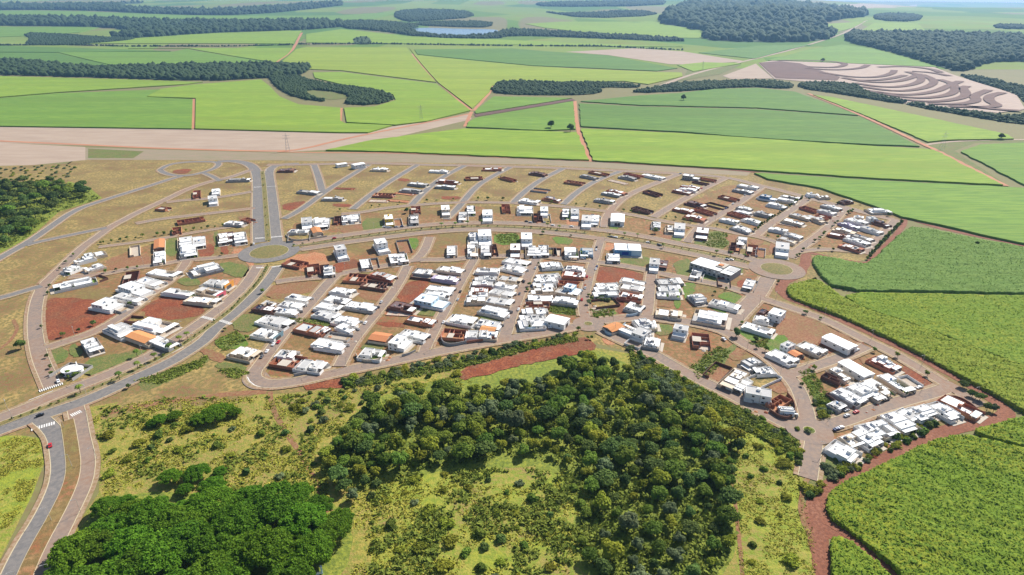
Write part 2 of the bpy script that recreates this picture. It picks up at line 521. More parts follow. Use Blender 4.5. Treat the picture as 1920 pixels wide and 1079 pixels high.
# upper fields beyond the first belt
F([(-200, 84), (0, 86), (320, 96), (105, 98), (-200, 97)], M_c3, 'dark strip of cane under the long tree line')
F([(-200, 98), (104, 99), (230, 127), (170, 127), (70, 115), (0, 111), (-200, 108)], M_c3, 'cane field edging the dark wood belt')
F([(108, 98), (325, 97), (350, 92), (512, 119), (440, 119), (300, 122), (238, 128)], M_c2, 'cane field between two dark hedges')
F([(240, 91), (548, 90), (540, 101), (515, 117), (355, 91)], M_c1, 'pale cane field along the red farm track')
F([(150, 82), (300, 68), (400, 62), (566, 58), (549, 82)], M_c1, 'light cane field above the tree line')
F([(-200, 50), (190, 51), (150, 61), (40, 68), (-200, 76)], M_c2, 'long cane field behind the farmstead trees')
F([(574, 64), (640, 55), (760, 68), (930, 74), (1280, 88), (960, 84), (574, 80)], M_c1, 'light green slope below the lake')
F([(985, 45), (1050, 41), (1220, 40), (1330, 60), (1325, 72), (1160, 68), (1020, 52)], M_c1, 'rounded green slope beside the wooded hill')
F([(-200, 18), (170, 22), (400, 30), (640, 29), (760, 22), (700, 36), (400, 40), (0, 32), (-200, 30)], M_c2, 'far cane slope between two wood belts')
F([(1310, 99), (1420, 86), (1520, 84), (1470, 95), (1415, 110)], M_c3, 'small green field beside the sandy road')
F([(1440, 113), (1520, 92), (1580, 84), (1640, 92), (1700, 108), (1760, 126), (1580, 118)], M_c2, 'green pasture above the contour ploughed land')
F([(1530, 47), (1620, 41), (1600, 52), (1570, 60), (1548, 56)], M_c1, 'little bright pasture on the wooded hill')
F([(1610, 60), (1640, 43), (1720, 44), (1740, 62), (1640, 64)], M_c1, 'bright pasture beside the far sandy road')
F([(1320, 117), (1390, 119), (1300, 134), (1270, 122)], M_c1, 'short green field by the tan stubble')

def patch(pts, m, label, z=None, name='ground_patch', it=0, cat='ground'):
    global PZ
    PZ += .003
    w = px(smooth_poly(pts, it) if it else pts)
    if name in ('earth_plot', 'grass_plot', 'earth_bank', 'weedy_verge', 'mown_grass', 'weedy_bank'):
        w = ragged(w)
    return sheet(name, w, m, PZ if z is None else z, label, cat)
PZ = .01
P = patch
# broad bases
P([(-200, 700), (-200, 470), (0, 400), (140, 300), (160, 300), (520, 300), (900, 300), (1110, 303), (1410, 322), (1545, 353), (1690, 408), (1640, 480), (1530, 520), (1470, 540), (1560, 590), (1800, 712), (1880, 770), (1800, 800), (1600, 890), (1520, 900), (1500, 820), (1330, 735), (1180, 660), (1100, 640), (640, 730), (160, 790), (-200, 880)], M_town, 'dry tan grass of the empty building lots', name='dry_grass_lots')
for i, (q, lb) in enumerate([
    ([(530, 482), (660, 456), (800, 440), (900, 434), (1030, 440), (1160, 458), (1330, 488), (1420, 508), (1430, 530), (1370, 606), (1200, 592), (1100, 600), (1000, 622), (800, 660), (640, 694), (540, 712), (490, 705), (540, 620), (620, 535), (530, 528)], 'worn red brown ground of the dense house blocks'),
    ([(1130, 612), (1200, 600), (1310, 612), (1400, 560), (1500, 590), (1620, 642), (1780, 730), (1840, 765), (1800, 790), (1590, 870), (1545, 850), (1500, 800), (1330, 715), (1200, 645)], 'worn red brown ground of the blocks by the boundary street'),
    ([(115, 520), (250, 470), (330, 445), (440, 430), (475, 452), (470, 500), (400, 580), (300, 650), (170, 700), (110, 700), (90, 650), (85, 560)], 'worn red brown ground of the lots beside the long avenue'),
    ([(535, 440), (560, 412), (680, 402), (830, 388), (960, 386), (1130, 400), (1300, 430), (1440, 455), (1460, 480), (1400, 478), (1250, 448), (1130, 428), (960, 414), (830, 414), (650, 436)], 'worn red brown ground of the lots above the cross avenue'),
    ([(1250, 400), (1360, 345), (1430, 352), (1540, 380), (1660, 412), (1615, 470), (1500, 465), (1400, 436)], 'worn red brown ground of the rows near the hedge')]):
    PZ += .003
    sheet('worn_ground', ragged(px(smooth_poly(q, 1)), 5, 2.5), M_town2, PZ, lb, 'ground')
P([(-300, 236), (0, 238), (360, 243), (640, 250), (735, 238), (882, 214), (884, 224), (740, 258), (620, 281), (520, 286), (0, 268), (-300, 262)], M_tan, 'bare tan harvested field along the orange dirt road', name='bare_field')
P([(-300, 266), (0, 268), (160, 276), (165, 300), (60, 310), (-300, 318)], M_tan, 'bare tan field beside the orchard', name='bare_field')
P([(160, 277), (520, 287), (600, 287), (740, 288), (900, 295), (1110, 303), (1410, 322), (1400, 330), (1000, 309), (700, 304), (520, 301), (160, 300)], M_verge, 'grey green verge between the cane and the town', name='grass_verge')
P([(165, 279), (270, 284), (250, 297), (165, 297)], M_town_green, 'green weedy strip on the verge', name='grass_verge')
P([(1060, 98), (1190, 91), (1280, 97), (1400, 116), (1290, 122), (1255, 121), (1140, 104)], M_tan, 'tan stubble field under the dotted tree line', name='bare_field', z=.9)
P([(1355, 143), (1417, 120), (1450, 148), (1370, 149)], M_tan, 'tan stubble wedge beside the ploughed contours', name='bare_field', z=.9)
P([(1545, 12), (1720, 9), (1720, 14), (1560, 20)], M_tan, 'tan field near the horizon', name='bare_field', z=1.2)
P([(888, 214), (1071, 185), (1079, 189), (892, 220)], M_dark_earth, 'dark brown ploughed strip between two cane fields', name='ploughed_strip', z=.9)
P([(570, 169), (640, 173), (660, 184), (620, 188), (575, 180)], M_town_green, 'weedy clearing inside the round wood', name='clearing', z=.6)
P([(1290, 130), (1390, 122), (1350, 140), (1230, 160), (1280, 150)], M_town_green, 'grassy strip under the power line', name='grass_strip', z=.9)
P([(1420, 235), (1400, 235), (1410, 236)], M_town_green, 'weeds', z=.3) if False else None
P([(1735, 272), (1800, 263), (1920, 262), (2150, 268), (2150, 282), (1920, 268), (1830, 268), (1790, 283), (1890, 348), (1750, 282)], M_town_green, 'grassy wedge round the farm road junction', name='grass_strip')

# contour ploughed hillside
M_pale_ploughed = mat('pale_ploughed', (.36, .27, .215), (.32, .235, .19), (.40, .31, .25), .006, .05)
P([(1422, 119), (1450, 114), (1580, 119), (1750, 126), (1790, 142), (1905, 178), (1922, 206), (1870, 213), (1700, 196), (1590, 160), (1452, 149)], M_pale_ploughed, 'hillside ploughed in dark and pale contour bands', name='contour_ploughing', z=1.2)
P([(1423, 119), (1460, 116), (1500, 120), (1575, 146), (1570, 152), (1455, 148)], M_dark_earth, 'dark freshly ploughed corner of the contoured hillside', name='contour_ploughing', z=2.2)

# lake
lk = sheet('lake', px(smooth_poly([(762, 54), (800, 52.5), (870, 55), (940, 56), (925, 65), (880, 68), (810, 65.5), (780, 60)], 2)), mat('lake_water', (.10, .16, .22), None, None, rough=.18, spec=.6), 1.6, 'small pale lake ringed by dark trees', 'lake')

# lower ground
P([(160, 765), (330, 735), (510, 740), (650, 728), (870, 690), (1100, 650), (1190, 665), (1340, 740), (1500, 825), (1512, 900), (1500, 950), (1530, 1010), (1540, 1120), (1540, 1300), (-100, 1300), (60, 1110), (185, 925), (190, 860)], M_meadow, 'yellow green scrub meadow below the town', name='scrub_meadow')
P([(600, 900), (605, 850), (680, 755), (800, 715), (1000, 680), (1110, 650), (1190, 690), (1300, 755), (1395, 815), (1385, 900), (1390, 1020), (1330, 1120), (1000, 1140), (880, 980), (1040, 870), (900, 885), (700, 920)], M_floor, 'shaded green undergrowth floor of the wood', name='forest_floor', it=1)
P([(690, 1130), (700, 1000), (690, 930), (740, 900), (830, 885), (960, 875), (1050, 885), (1080, 940), (1070, 1020), (1130, 1130)], M_brightmeadow, 'bright grassy clearing in the wood', name='bright_meadow', it=1)
P([(100, 1090), (160, 965), (240, 920), (440, 930), (560, 905), (640, 950), (670, 1030), (600, 1140), (80, 1160)], M_floor, 'shaded floor under the domed trees', name='forest_floor', it=1)
P([(1390, 800), (1490, 840), (1508, 920), (1498, 960), (1525, 1010), (1532, 1130), (1390, 1130), (1370, 930)], M_brightmeadow, 'bright grassy meadow beside the red dirt road', name='bright_meadow')
P([(-150, 820), (40, 817), (75, 822), (83, 870), (60, 930), (0, 1050), (-150, 1200)], M_brightmeadow, 'bright grass beside the curving double road', name='bright_meadow')
P([(-150, 478), (0, 476), (60, 443), (110, 398), (192, 372), (165, 350), (100, 333), (0, 343), (-150, 350)], M_floor, 'green floor of the wood by the ring road', name='forest_floor')
P([(-150, 318), (0, 312), (148, 307), (125, 345), (0, 347), (-150, 352)], M_town, 'tan floor of the shrub orchard', name='orchard_floor')
P([(1500, 840), (1545, 850), (1600, 870), (1560, 905), (1518, 945), (1515, 900), (1528, 870)], M_town_green, 'weedy bank beside the corner houses', name='weedy_bank')
P([(300, 700), (440, 650), (480, 680), (470, 720), (500, 735), (440, 752), (260, 775), (180, 790), (250, 735)], M_town, 'mown tan grass inside the road bend', name='mown_grass')
P([(255, 712), (330, 690), (390, 668), (385, 685), (300, 722), (262, 740)], M_town_green, 'green weeds along the avenue verge', name='weedy_verge', it=1)
P([(1525, 955), (1545, 960), (1610, 1004), (1570, 1012), (1545, 1010), (1530, 1000)], M_track, 'red earth fork of the dirt track', name='track_fork')
# red earth and green lots
W5 = lambda ox, oy, f: T(ox, oy, Z5, f)
for o, f, m, lb in [
    ((0, 460), [460, 540, 700, 530, 1000, 560, 1010, 650, 1170, 690, 1190, 720, 900, 870, 660, 950, 440, 970, 470, 700], M_red, 'big bare red earth lot beside the ring road'),
    ((0, 460), [1430, 640, 1600, 540, 1726, 480, 1900, 530, 2080, 640, 2040, 720, 1750, 760, 1480, 740], M_red, 'red earth lots between the white houses and the avenue'),
    ((0, 460), [1080, 130, 1320, 110, 1540, 90, 1540, 200, 1330, 220, 1080, 260], M_redpale, 'reddish walled plots beside the tree lane'),
    ((300, 460), [370, 10, 560, -20, 540, 110, 400, 130], M_red, 'red earth lot beside the white double house'),
    ((300, 460), [600, -10, 690, -10, 690, 90, 620, 100], M_red, 'red earth lot by the avenue roundabout'),
    ((300, 460), [1060, 500, 1180, 380, 1620, 370, 1640, 430, 1500, 480, 1150, 560], M_redpale, 'brown red lot inside the street bend'),
    ((300, 460), [1270, 110, 1700, 60, 1726, 300, 1280, 240], M_orange, 'orange earth building site beside the avenue roundabout'),
    ((300, 460), [640, 350, 860, 330, 810, 420, 700, 440], M_orange, 'orange earth forecourt'),
    ((300, 460), [700, 60, 860, 20, 930, 180, 950, 250, 900, 200, 800, 130], M_orange, 'orange earth verge round the avenue roundabout'),
    ((600, 460), [130, 180, 400, 130, 420, 250, 160, 300], M_red, 'red earth lot behind the tall white block'),
    ((600, 460), [380, 380, 430, 460, 700, 470, 640, 580, 380, 540], M_redpale, 'red plot with a retaining wall'),
    ((600, 460), [840, 380, 1130, 340, 1030, 500, 940, 600, 760, 560], M_red, 'red earth lot between two streets'),
    ((600, 460), [560, 770, 860, 790, 840, 840, 560, 810], M_red, 'levelled red pad beside the street'),
    ((600, 460), [650, 640, 930, 660, 900, 700, 640, 720], M_orange, 'orange rubble plot'),
    ((600, 460), [1220, 90, 1500, 0, 1500, 110, 1260, 120], M_redpale, 'reddish plot beside the avenue'),
    ((900, 460), [1180, 250, 1280, 213, 1600, 270, 1700, 330, 1690, 370, 1430, 320, 1410, 390, 1165, 375], M_red, 'rounded red earth lot at the head of the block'),
    ((900, 460), [830, 180, 960, 180, 1090, 215, 1080, 260, 1060, 220, 840, 210], M_redpale, 'red earth verge'),
    ((900, 460), [700, 600, 980, 590, 990, 720, 700, 690], M_lawn, 'overgrown green lot in the middle of the block'),
    ((900, 460), [1100, 650, 1380, 640, 1370, 720, 1200, 740, 1110, 700], M_lawn, 'green rounded block end by the tiny roundabout'),
    ((900, 460), [1400, 560, 1480, 540, 1470, 720, 1380, 720], M_red, 'red side yard'),
    ((900, 460), [1230, 940, 1400, 910, 1380, 1000, 1240, 1020], M_orange, 'orange earth yard'),
    ((900, 280), [1240, 950, 1390, 930, 1390, 1000, 1250, 1040], M_orange, 'orange earth yard beside the blue shop'),
    ((900, 460), [1400, 130, 1726, 110, 1726, 220, 1410, 180], M_town_green, 'weedy lot below the blue shop'),
    ((900, 280), [870, 700, 1000, 690, 1000, 790, 880, 790], M_orange, 'orange earth plot on the avenue'),
    ((900, 280), [120, 860, 400, 850, 400, 960, 160, 970], M_lawn, 'overgrown green lot on the avenue'),
    ((900, 280), [730, 880, 920, 900, 930, 970, 760, 960], M_lawn, 'mown green lot on the avenue'),
    ((900, 280), [1310, 740, 1430, 740, 1400, 830, 1300, 800], M_lawn, 'green corner lot'),
    ((600, 280), [420, 700, 640, 700, 640, 830, 440, 850], M_town_green, 'weedy plots on the avenue'),
    ((600, 280), [190, 780, 420, 750, 430, 850, 220, 860], M_redpale, 'reddish plots on the avenue'),
    ((600, 280), [880, 900, 1000, 900, 1000, 990, 930, 1030], M_lawn, 'green wedge beside the grey walled lot'),
    ((600, 280), [130, 545, 335, 560, 320, 590, 125, 580], M_red, 'red levelled pad on the tan slope'),
    ((600, 280), [1225, 475, 1445, 480, 1430, 510, 1240, 510], M_red, 'red levelled pad below the curved street'),
    ((600, 280), [775, 290, 910, 305, 890, 330, 790, 320], M_red, 'small red pad beside the street'),
    ((300, 280), [1230, 560, 1350, 540, 1500, 520, 1370, 620, 1240, 615], M_red, 'dark red dug plot beside the avenue'),
    ((300, 280), [110, 230, 200, 200, 330, 205, 300, 235, 200, 255], M_red, 'red earth heap inside the oval loop road'),
    ((300, 280), [760, 680, 920, 680, 920, 760, 840, 760], M_redpale, 'reddish lot beside the avenue'),
    ((300, 280), [50, 910, 190, 890, 190, 1079, 50, 1079], M_town_green, 'green lot beside the white double house'),
    ((300, 280), [540, 840, 600, 830, 600, 1000, 560, 1030], M_town_green, 'narrow green lot'),
    ((1200, 280), [530, 840, 900, 830, 900, 1010, 700, 1010, 530, 950], M_town_green, 'overgrown corner lot on the avenue'),
    ((1200, 280), [860, 880, 1000, 860, 1000, 940, 900, 950], M_redpale, 'reddish bare lot'),
    ((1200, 280), [1100, 910, 1250, 920, 1240, 975, 1110, 960], M_redpale, 'reddish bare lot behind brick walls'),
    ((1200, 280), [1310, 960, 1400, 950, 1370, 1060, 1300, 1050], M_redpale, 'reddish lot beside the roundabout house'),
    ((1200, 280), [320, 850, 450, 860, 440, 930, 330, 930], M_lawn, 'green lawn lot by the avenue'),
    ((1200, 280), [220, 850, 320, 850, 310, 920, 200, 910], M_redpale, 'pale earth lot by the avenue'),
    ((1200, 460), [150, 540, 340, 530, 360, 640, 140, 620], M_redpale, 'pale red lot inside the block'),
    ((1200, 460), [430, 370, 580, 390, 520, 560, 430, 540], M_lawn, 'green lot beside the large white house'),
    ((1200, 460), [340, 520, 420, 520, 410, 640, 350, 640], M_lawn, 'green strip beside the pale red lot'),
    ((1200, 460), [620, 290, 830, 310, 790, 390, 610, 350], M_lawn, 'green lot below the commercial building'),
    ((1200, 460), [820, 480, 960, 480, 1080, 550, 1010, 610, 800, 540], M_lawn, 'green corner lot by the street junction'),
    ((1200, 460), [700, 600, 960, 660, 930, 720, 690, 640], M_lawn, 'green strip beside the white house'),
    ((1200, 460), [990, 350, 1080, 345, 1060, 460, 970, 440], M_red, 'red earth lot near the cane-side roundabout'),
    ((1200, 460), [330, 160, 520, 130, 520, 330, 380, 310], M_town_green, 'grassy lot beside the commercial building'),
    ((1200, 460), [960, 220, 1060, 230, 1000, 330, 960, 310], M_town_green, 'grassy lot beside the roundabout'),
    ((1200, 460), [950, 860, 1040, 820, 1300, 900, 1200, 990, 1100, 960, 960, 920], M_lawn, 'bright green lot beside the white house'),
    ((1200, 460), [160, 800, 330, 800, 330, 900, 160, 910], M_town_green, 'weedy walled lot'),
    ((1280, 620), [60, 400, 300, 250, 520, 140, 560, 160, 400, 330, 500, 420, 300, 500], M_town_green, 'green terraced lots by the forest road'),
    ((1280, 620), [430, 260, 620, 160, 690, 210, 540, 320], M_redpale, 'pale red plot between green lots'),
    ((1280, 620), [880, 540, 1040, 510, 1080, 600, 1000, 640, 880, 600], M_redpale, 'pale red plot beside the curved street'),
    ((1280, 620), [1170, 500, 1240, 440, 1300, 520, 1480, 700, 1600, 830, 1590, 900, 1400, 870, 1290, 740, 1230, 620], M_lawn, 'bright green lot with bushes inside the street curve'),
    ((1280, 620), [1340, 80, 1450, 60, 1600, 240, 1500, 270], M_red, 'red earth yard between two sheds'),
    ((1500, 640), [480, 150, 560, 130, 700, 240, 690, 300, 640, 290], M_redpale, 'red earth lot between brick yards'),
    ((1500, 640), [850, 220, 900, 215, 1120, 350, 1110, 385, 1000, 370, 860, 260], M_red, 'red earth lot by the boundary road'),
    ((1500, 640), [690, 400, 760, 380, 860, 450, 790, 480], M_redpale, 'earth lot between houses'),
    ((1500, 640), [470, 20, 530, 0, 560, 60, 520, 80], M_red, 'red street corner'),
    ((1500, 640), [620, 610, 690, 600, 860, 770, 800, 790], M_lawn, 'narrow green lot between white houses'),
    ((1500, 640), [1130, 470, 1200, 470, 1390, 640, 1330, 650], M_lawn, 'narrow green lot beside the long brick house'),
    ((0, 640), [490, 110, 660, 50, 700, 190, 540, 250], M_town_green, 'green corner lot'),
    ((0, 640), [680, 50, 780, 20, 860, 150, 720, 180], M_town_green, 'green lot beside the boxy house'),
    ((0, 640), [830, 180, 1200, 130, 1460, 80, 1470, 110, 1080, 300, 870, 380], M_town_green, 'weedy lots along the avenue'),
    ((0, 640), [0, 140, 60, 250, 70, 420, 150, 560, 0, 650, -300, 760, -300, 300], M_town, 'tan grass triangle beside the avenue'),
    ((300, 460), [520, 970, 780, 880, 900, 960, 850, 1050, 640, 1060], M_lawn, 'green lot along the avenue'),
    ((300, 460), [740, 740, 900, 690, 1080, 730, 940, 880, 760, 880], M_town_green, 'weedy lot along the avenue'),
    ((300, 640), [380, 110, 470, 60, 690, 160, 570, 240], M_redpale, 'pale red lot by the avenue'),
    ((300, 640), [560, 240, 700, 210, 930, 270, 830, 360, 600, 280], M_town_green, 'green lot inside the road bend'),
    ((300, 460), [620, 160, 900, 210, 900, 280, 830, 340, 600, 270], M_town_green, 'grassy lot below the avenue roundabout'),
    ((300, 460), [200, 330, 430, 350, 380, 430, 190, 390], M_town_green, 'grassy lot between white houses'),
    ((300, 460), [1480, 740, 1726, 760, 1726, 830, 1440, 790], M_town_green, 'grassy strip between houses'),
    ((600, 460), [600, 1079, 700, 990, 440, 990, 400, 1060], M_town_green, 'grassy lot by the street'),
    ((600, 460), [870, 640, 1240, 640, 1200, 740, 960, 700], M_town_green, 'grassy lots between houses'),
    ((900, 460), [0, 700, 260, 740, 230, 790, 0, 750], M_town_green, 'grassy gap between houses'),
]:
    patch(W5(*o, f) if o != (1500, 640) else T(1500, 640, 4.495, f), m, lb, name='earth_plot' if m in (M_red, M_redpale, M_orange) else 'grass_plot', it=1)
P([(566, 722), (648, 709), (648, 728), (572, 733)], M_red, 'cut red earth bank below the forest road', name='earth_bank')
P([(858, 716), (864, 692), (912, 681), (1000, 656), (1085, 629), (1118, 645), (1112, 660), (1000, 681), (912, 703)], M_red, 'long red earth bank under the forest road', name='earth_bank', it=1)
P([(1455, 577), (1500, 590), (1560, 615), (1616, 648), (1600, 658), (1545, 628), (1535, 648), (1470, 666), (1428, 652), (1450, 625), (1462, 600)], M_redpale, 'wide pale red lot beside the boundary road', name='earth_plot', it=1)
P([(1428, 655), (1450, 628), (1475, 628), (1480, 655), (1466, 666)], M_lawn, 'pale green corner of the wide lot', name='grass_plot', it=1)

# ------------------------------------------------------------------ roads
ROADS = []      # (points, halfwidth)
RZ = .22
def ribbon(pts, hw):
    n = len(pts)
    Lf, Rt = [], []
    for i in range(n):
        a = Vector(pts[max(0, i - 1)]); b = Vector(pts[min(n - 1, i + 1)])
        d = (b - a).normalized()
        nn = Vector((-d.y, d.x))
        p = Vector(pts[i])
        Lf.append(tuple(p + nn * hw)); Rt.append(tuple(p - nn * hw))
    return Lf, Rt

def resample(pts, step):
    out = [pts[0]]
    for a, b in zip(pts[:-1], pts[1:]):
        d = math.hypot(b[0] - a[0], b[1] - a[1])
        k = max(1, int(d / step))
        out += [(a[0] + (b[0] - a[0]) * i / k, a[1] + (b[1] - a[1]) * i / k) for i in range(1, k + 1)]
    return out

def strip_mesh(name, pts, hw, z, draped=False):
    Lf, Rt = ribbon(pts, hw)
    V = []
    for a, b in zip(Lf, Rt):
        V += [(a[0], a[1], (H(*a) if draped else 0) + z), (b[0], b[1], (H(*b) if draped else 0) + z)]
    Q = [(2 * i + 1, 2 * i + 3, 2 * i + 2, 2 * i) for i in range(len(pts) - 1)]
    me = bpy.data.meshes.new(name); me.from_pydata(V, [], Q)
    return me

def road(pts, w, m, label, kerb=True, name='road', it=2, paved=0.0):
    """w: width in metres of the carriageway; paved: width of the footway strip each side"""
    global RZ
    RZ += .004
    wp = smooth_poly(px(pts), it, False)
    o = link(name, strip_mesh(name, wp, w / 2, RZ), m)
    tag(o, label, 'road', None, 'structure')
    ROADS.append((wp, w / 2, o, kerb, paved, RZ))
    return o

rd = road
rd([(-60, 832), (0, 807), (75, 781), (158, 754), (241, 716), (320, 680), (346, 664), (383, 640), (404, 616), (433, 594), (467, 565), (495, 538), (513, 514), (522, 500)], 10, M_asph, 'grey carriageway of the palm-lined double avenue')
rd([(-60, 806), (0, 785), (55, 763), (102, 742), (167, 718), (241, 687), (297, 661), (337, 632), (374, 607), (402, 587), (430, 564), (458, 538), (474, 515), (484, 498)], 9.5, M_asphred, 'dusty reddish carriageway of the palm-lined double avenue')
rd([(488, 455), (487, 440), (485, 398), (485, 350), (482, 323), (471, 310), (452, 304), (430, 302), (408, 304)], 14, M_asph, 'grey carriageway climbing from the avenue roundabout')
rd([(519, 455), (516, 440), (513, 398), (508, 354), (504, 326), (507, 316), (520, 310), (560, 308)], 12, M_asph, 'grey carriageway running back to the avenue roundabout')
rd([(300, 319), (312, 311), (330, 306.5), (356, 304), (393, 303.5), (408, 305), (411, 309), (402, 317), (374, 326), (352, 330), (325, 330), (305, 324), (300, 319)], 8, M_asph, 'oval loop road on the dry hill')
rd([(340, 331), (320, 336), (278, 350), (185, 379), (139, 395), (92, 428), (55, 454), (0, 484), (-60, 520)], 9, M_asph, 'curving ring road past the wood')
rd([(472, 319), (430, 334), (393, 341), (346, 357), (320, 371), (260, 398), (232, 413), (205, 427), (185, 443), (157, 462), (130, 488), (104, 514), (82, 534), (70, 560), (65, 590), (65, 618), (69, 648), (77, 677), (88, 702), (98, 724)], 9, M_asphred, 'long curving street round the older lots')
rd([(382, 325), (400, 332), (412, 340)], 7, M_asph, 'short link from the loop road')
rd([(200, 428), (158, 436), (111, 446), (68, 455), (48, 461)], 8, M_asph, 'link street between the ring road and the long street')
rd([(-60, 570), (0, 560), (37, 549), (78, 537)], 8, M_asph, 'side road joining the long curving street')
rd([(312, 380), (345, 376), (393, 373), (440, 366), (472, 360)], 7, M_asphred, 'narrow street with the lone tall house')
rd([(255, 420), (300, 411), (383, 402), (478, 391)], 7, M_asphred, 'narrow street across the dry lots')
rd([(185, 464), (250, 456), (310, 447), (360, 437), (405, 430), (445, 424)], 4.5, M_asphred, 'tree lane behind the walled lots')
rd([(130, 520), (196, 515), (250, 503), (300, 497), (340, 489), (411, 484), (470, 476)], 6.5, M_asphred, 'street from the avenue roundabout to the ring street')
rd([(78, 656), (120, 643), (185, 621), (241, 586), (278, 556), (320, 526), (343, 503), (350, 490)], 8, M_asphred, 'street climbing past the big red lot')
rd([(500, 310), (587, 309), (693, 306), (785, 309.5), (878, 311), (955, 313), (1048, 315.5), (1159, 321), (1255, 325), (1361, 332), (1422, 348), (1469, 359), (1520, 373), (1583, 389), (1630, 402), (1684, 414)], 9, M_asphred, 'long street bordering the verge and the cane')
rd([(589, 310), (598, 335), (605, 362)], 9, M_asph, 'short street by the lone white shed')
DIAG = [
    [(692, 309), (646, 337), (611, 359), (578, 384), (554, 400), (532, 411)],
    [(782, 310), (730, 341), (693, 367), (661, 393)],
    [(872, 311), (832, 331), (795, 360), (771, 386)],
    [(957, 314), (918, 334), (893, 350), (873, 373), (859, 391), (836, 412)],
    [(1057, 316), (1015, 337), (983, 360), (961, 382)],
    [(1163, 322), (1122, 337), (1085, 358), (1056, 384)],
    [(1275, 326), (1237, 341), (1178, 365), (1150, 388), (1136, 408), (1130, 427)],
    [(1363, 333), (1315, 356), (1265, 384), (1225, 408)],
    [(1428, 351), (1385, 382), (1348, 404), (1315, 423), (1300, 438), (1288, 455)],
    [(1514, 374), (1478, 399), (1441, 423), (1417, 442)],
    [(1586, 390), (1556, 424), (1524, 450), (1500, 466), (1480, 484)],
    [(1680, 413), (1648, 447), (1618, 476)],
]
NTH = 'first second third fourth fifth sixth seventh eighth ninth tenth eleventh twelfth'.split()
for i, d in enumerate(DIAG):
    rd(d, 8.5, M_asph if i < 6 else M_asphred, 'slanting street off the cane-side road, %s from the double avenue' % NTH[i])
rd([(640, 402), (680, 399), (720, 391), (767, 386), (822, 382), (870, 380), (900, 380), (955, 381), (1030, 386), (1067, 389), (1122, 395), (1178, 402), (1246, 416), (1302, 425), (1339, 429), (1385, 439), (1422, 444), (1460, 456), (1482, 474)], 6, M_asphred, 'tree-dotted lane behind the avenue lots')
rd([(1478, 480), (1505, 470), (1560, 468), (1618, 474)], 6, M_asphred, 'lane from the cane-side roundabout to the hedge')
AV_U = [(525, 462), (560, 456), (600, 449), (665, 439), (748, 428), (822, 420), (900, 418), (974, 419), (1067, 426), (1141, 433), (1220, 446), (1256, 455), (1330, 468), (1395, 482), (1430, 494)]
AV_L = [(530, 470), (560, 469), (600, 463), (665, 453), (730, 445), (804, 436), (878, 431), (955, 432), (1030, 437), (1104, 445), (1160, 454), (1220, 463), (1274, 473), (1330, 484), (1385, 497), (1420, 505)]
rd(AV_U, 9, M_asphred, 'upper carriageway of the planted cross avenue')
rd(AV_L, 8.5, M_asphred, 'lower carriageway of the planted cross avenue')
rd([(1440, 522), (1432, 535), (1419, 556), (1385, 590), (1362, 617)], 13, M_asphred, 'wide street leaving the cane-side roundabout')
rd([(1400, 553), (1450, 567), (1500, 584), (1556, 604), (1620, 638), (1674, 662), (1734, 698), (1767, 718), (1805, 741), (1840, 763)], 8, M_asphred, 'boundary street along the red dirt track')
rd([(633, 515), (620, 526), (604, 544), (578, 575), (541, 614), (508, 656), (490, 682), (478, 697), (475, 709), (488, 719), (513, 722), (560, 716), (620, 702), (704, 684), (808, 663), (912, 643), (1002, 628), (1067, 616), (1102, 608)], 9, M_asphred, 'forest road that bends round the turnaround')
rd([(1106, 608), (1141, 627), (1169, 640), (1220, 661), (1280, 697), (1326, 720), (1373, 742), (1428, 772), (1465, 792), (1500, 808)], 9, M_asphred, 'road along the wood to the small corner roundabout')
rd([(1517, 812), (1515, 790), (1508, 761), (1497, 731), (1480, 709), (1458, 685), (1428, 662), (1391, 644), (1362, 622), (1311, 608), (1256, 600), (1200, 595), (1141, 600), (1108, 606)], 9, M_asphred, 'street looping between the two small roundabouts')
rd([(1482, 703), (1500, 697), (1540, 684), (1580, 670), (1625, 650)], 8, M_asphred, 'street past the long white shed')
rd([(1515, 806), (1573, 794), (1633, 771), (1700, 751), (1756, 736), (1792, 722)], 9, M_asphred, 'street of white houses above the dirt track')
rd([(1520, 806), (1527, 828), (1520, 860), (1514, 898)], 9, M_asphred, 'street stub running down to the dirt track')
rd([(517, 530), (540, 526), (580, 522), (620, 519), (660, 510), (693, 504), (748, 495), (778, 488), (841, 488), (878, 484), (920, 481), (1011, 480), (1048, 485), (1104, 491), (1141, 495), (1197, 504), (1237, 513), (1293, 525), (1348, 534), (1385, 545), (1412, 555)], 7.5, M_asphred, 'middle street through the house blocks')
rd([(778, 490), (796, 472), (806, 445)], 9, M_asphred, 'short street up to the cross avenue')
rd([(764, 500), (745, 538), (711, 582), (683, 614), (656, 649), (636, 688)], 8, M_asphred, 'block street down to the forest road, first beyond the turnaround')
rd([(890, 486), (867, 523), (847, 560), (819, 612), (799, 650), (795, 664)], 8, M_asphred, 'block street down to the forest road, second beyond the turnaround')
rd([(1006, 486), (989, 521), (970, 562), (956, 601), (946, 634)], 9, M_asphred, 'block street down to the forest road, third beyond the turnaround')
rd([(1128, 445), (1122, 465), (1112, 494), (1104, 523), (1096, 553), (1093, 580), (1099, 602)], 8, M_asphred, 'street from the cross avenue to the tiny roundabout')
rd([(1222, 512), (1217, 549), (1215, 578), (1211, 594)], 9, M_asphred, 'short street between the middle and looping streets')
rd([(75, 786), (92, 800), (106, 818), (112, 850), (115, 878), (109, 913), (82, 970), (50, 1020), (22, 1077), (-20, 1180)], 8.5, M_asph, 'grey lane of the double road with the red car')
rd([(142, 766), (147, 785), (152, 820), (160, 852), (162, 878), (155, 915), (125, 975), (100, 1025), (78, 1077), (40, 1180)], 8.5, M_asphred, 'dusty lane of the double road beside the domed trees')

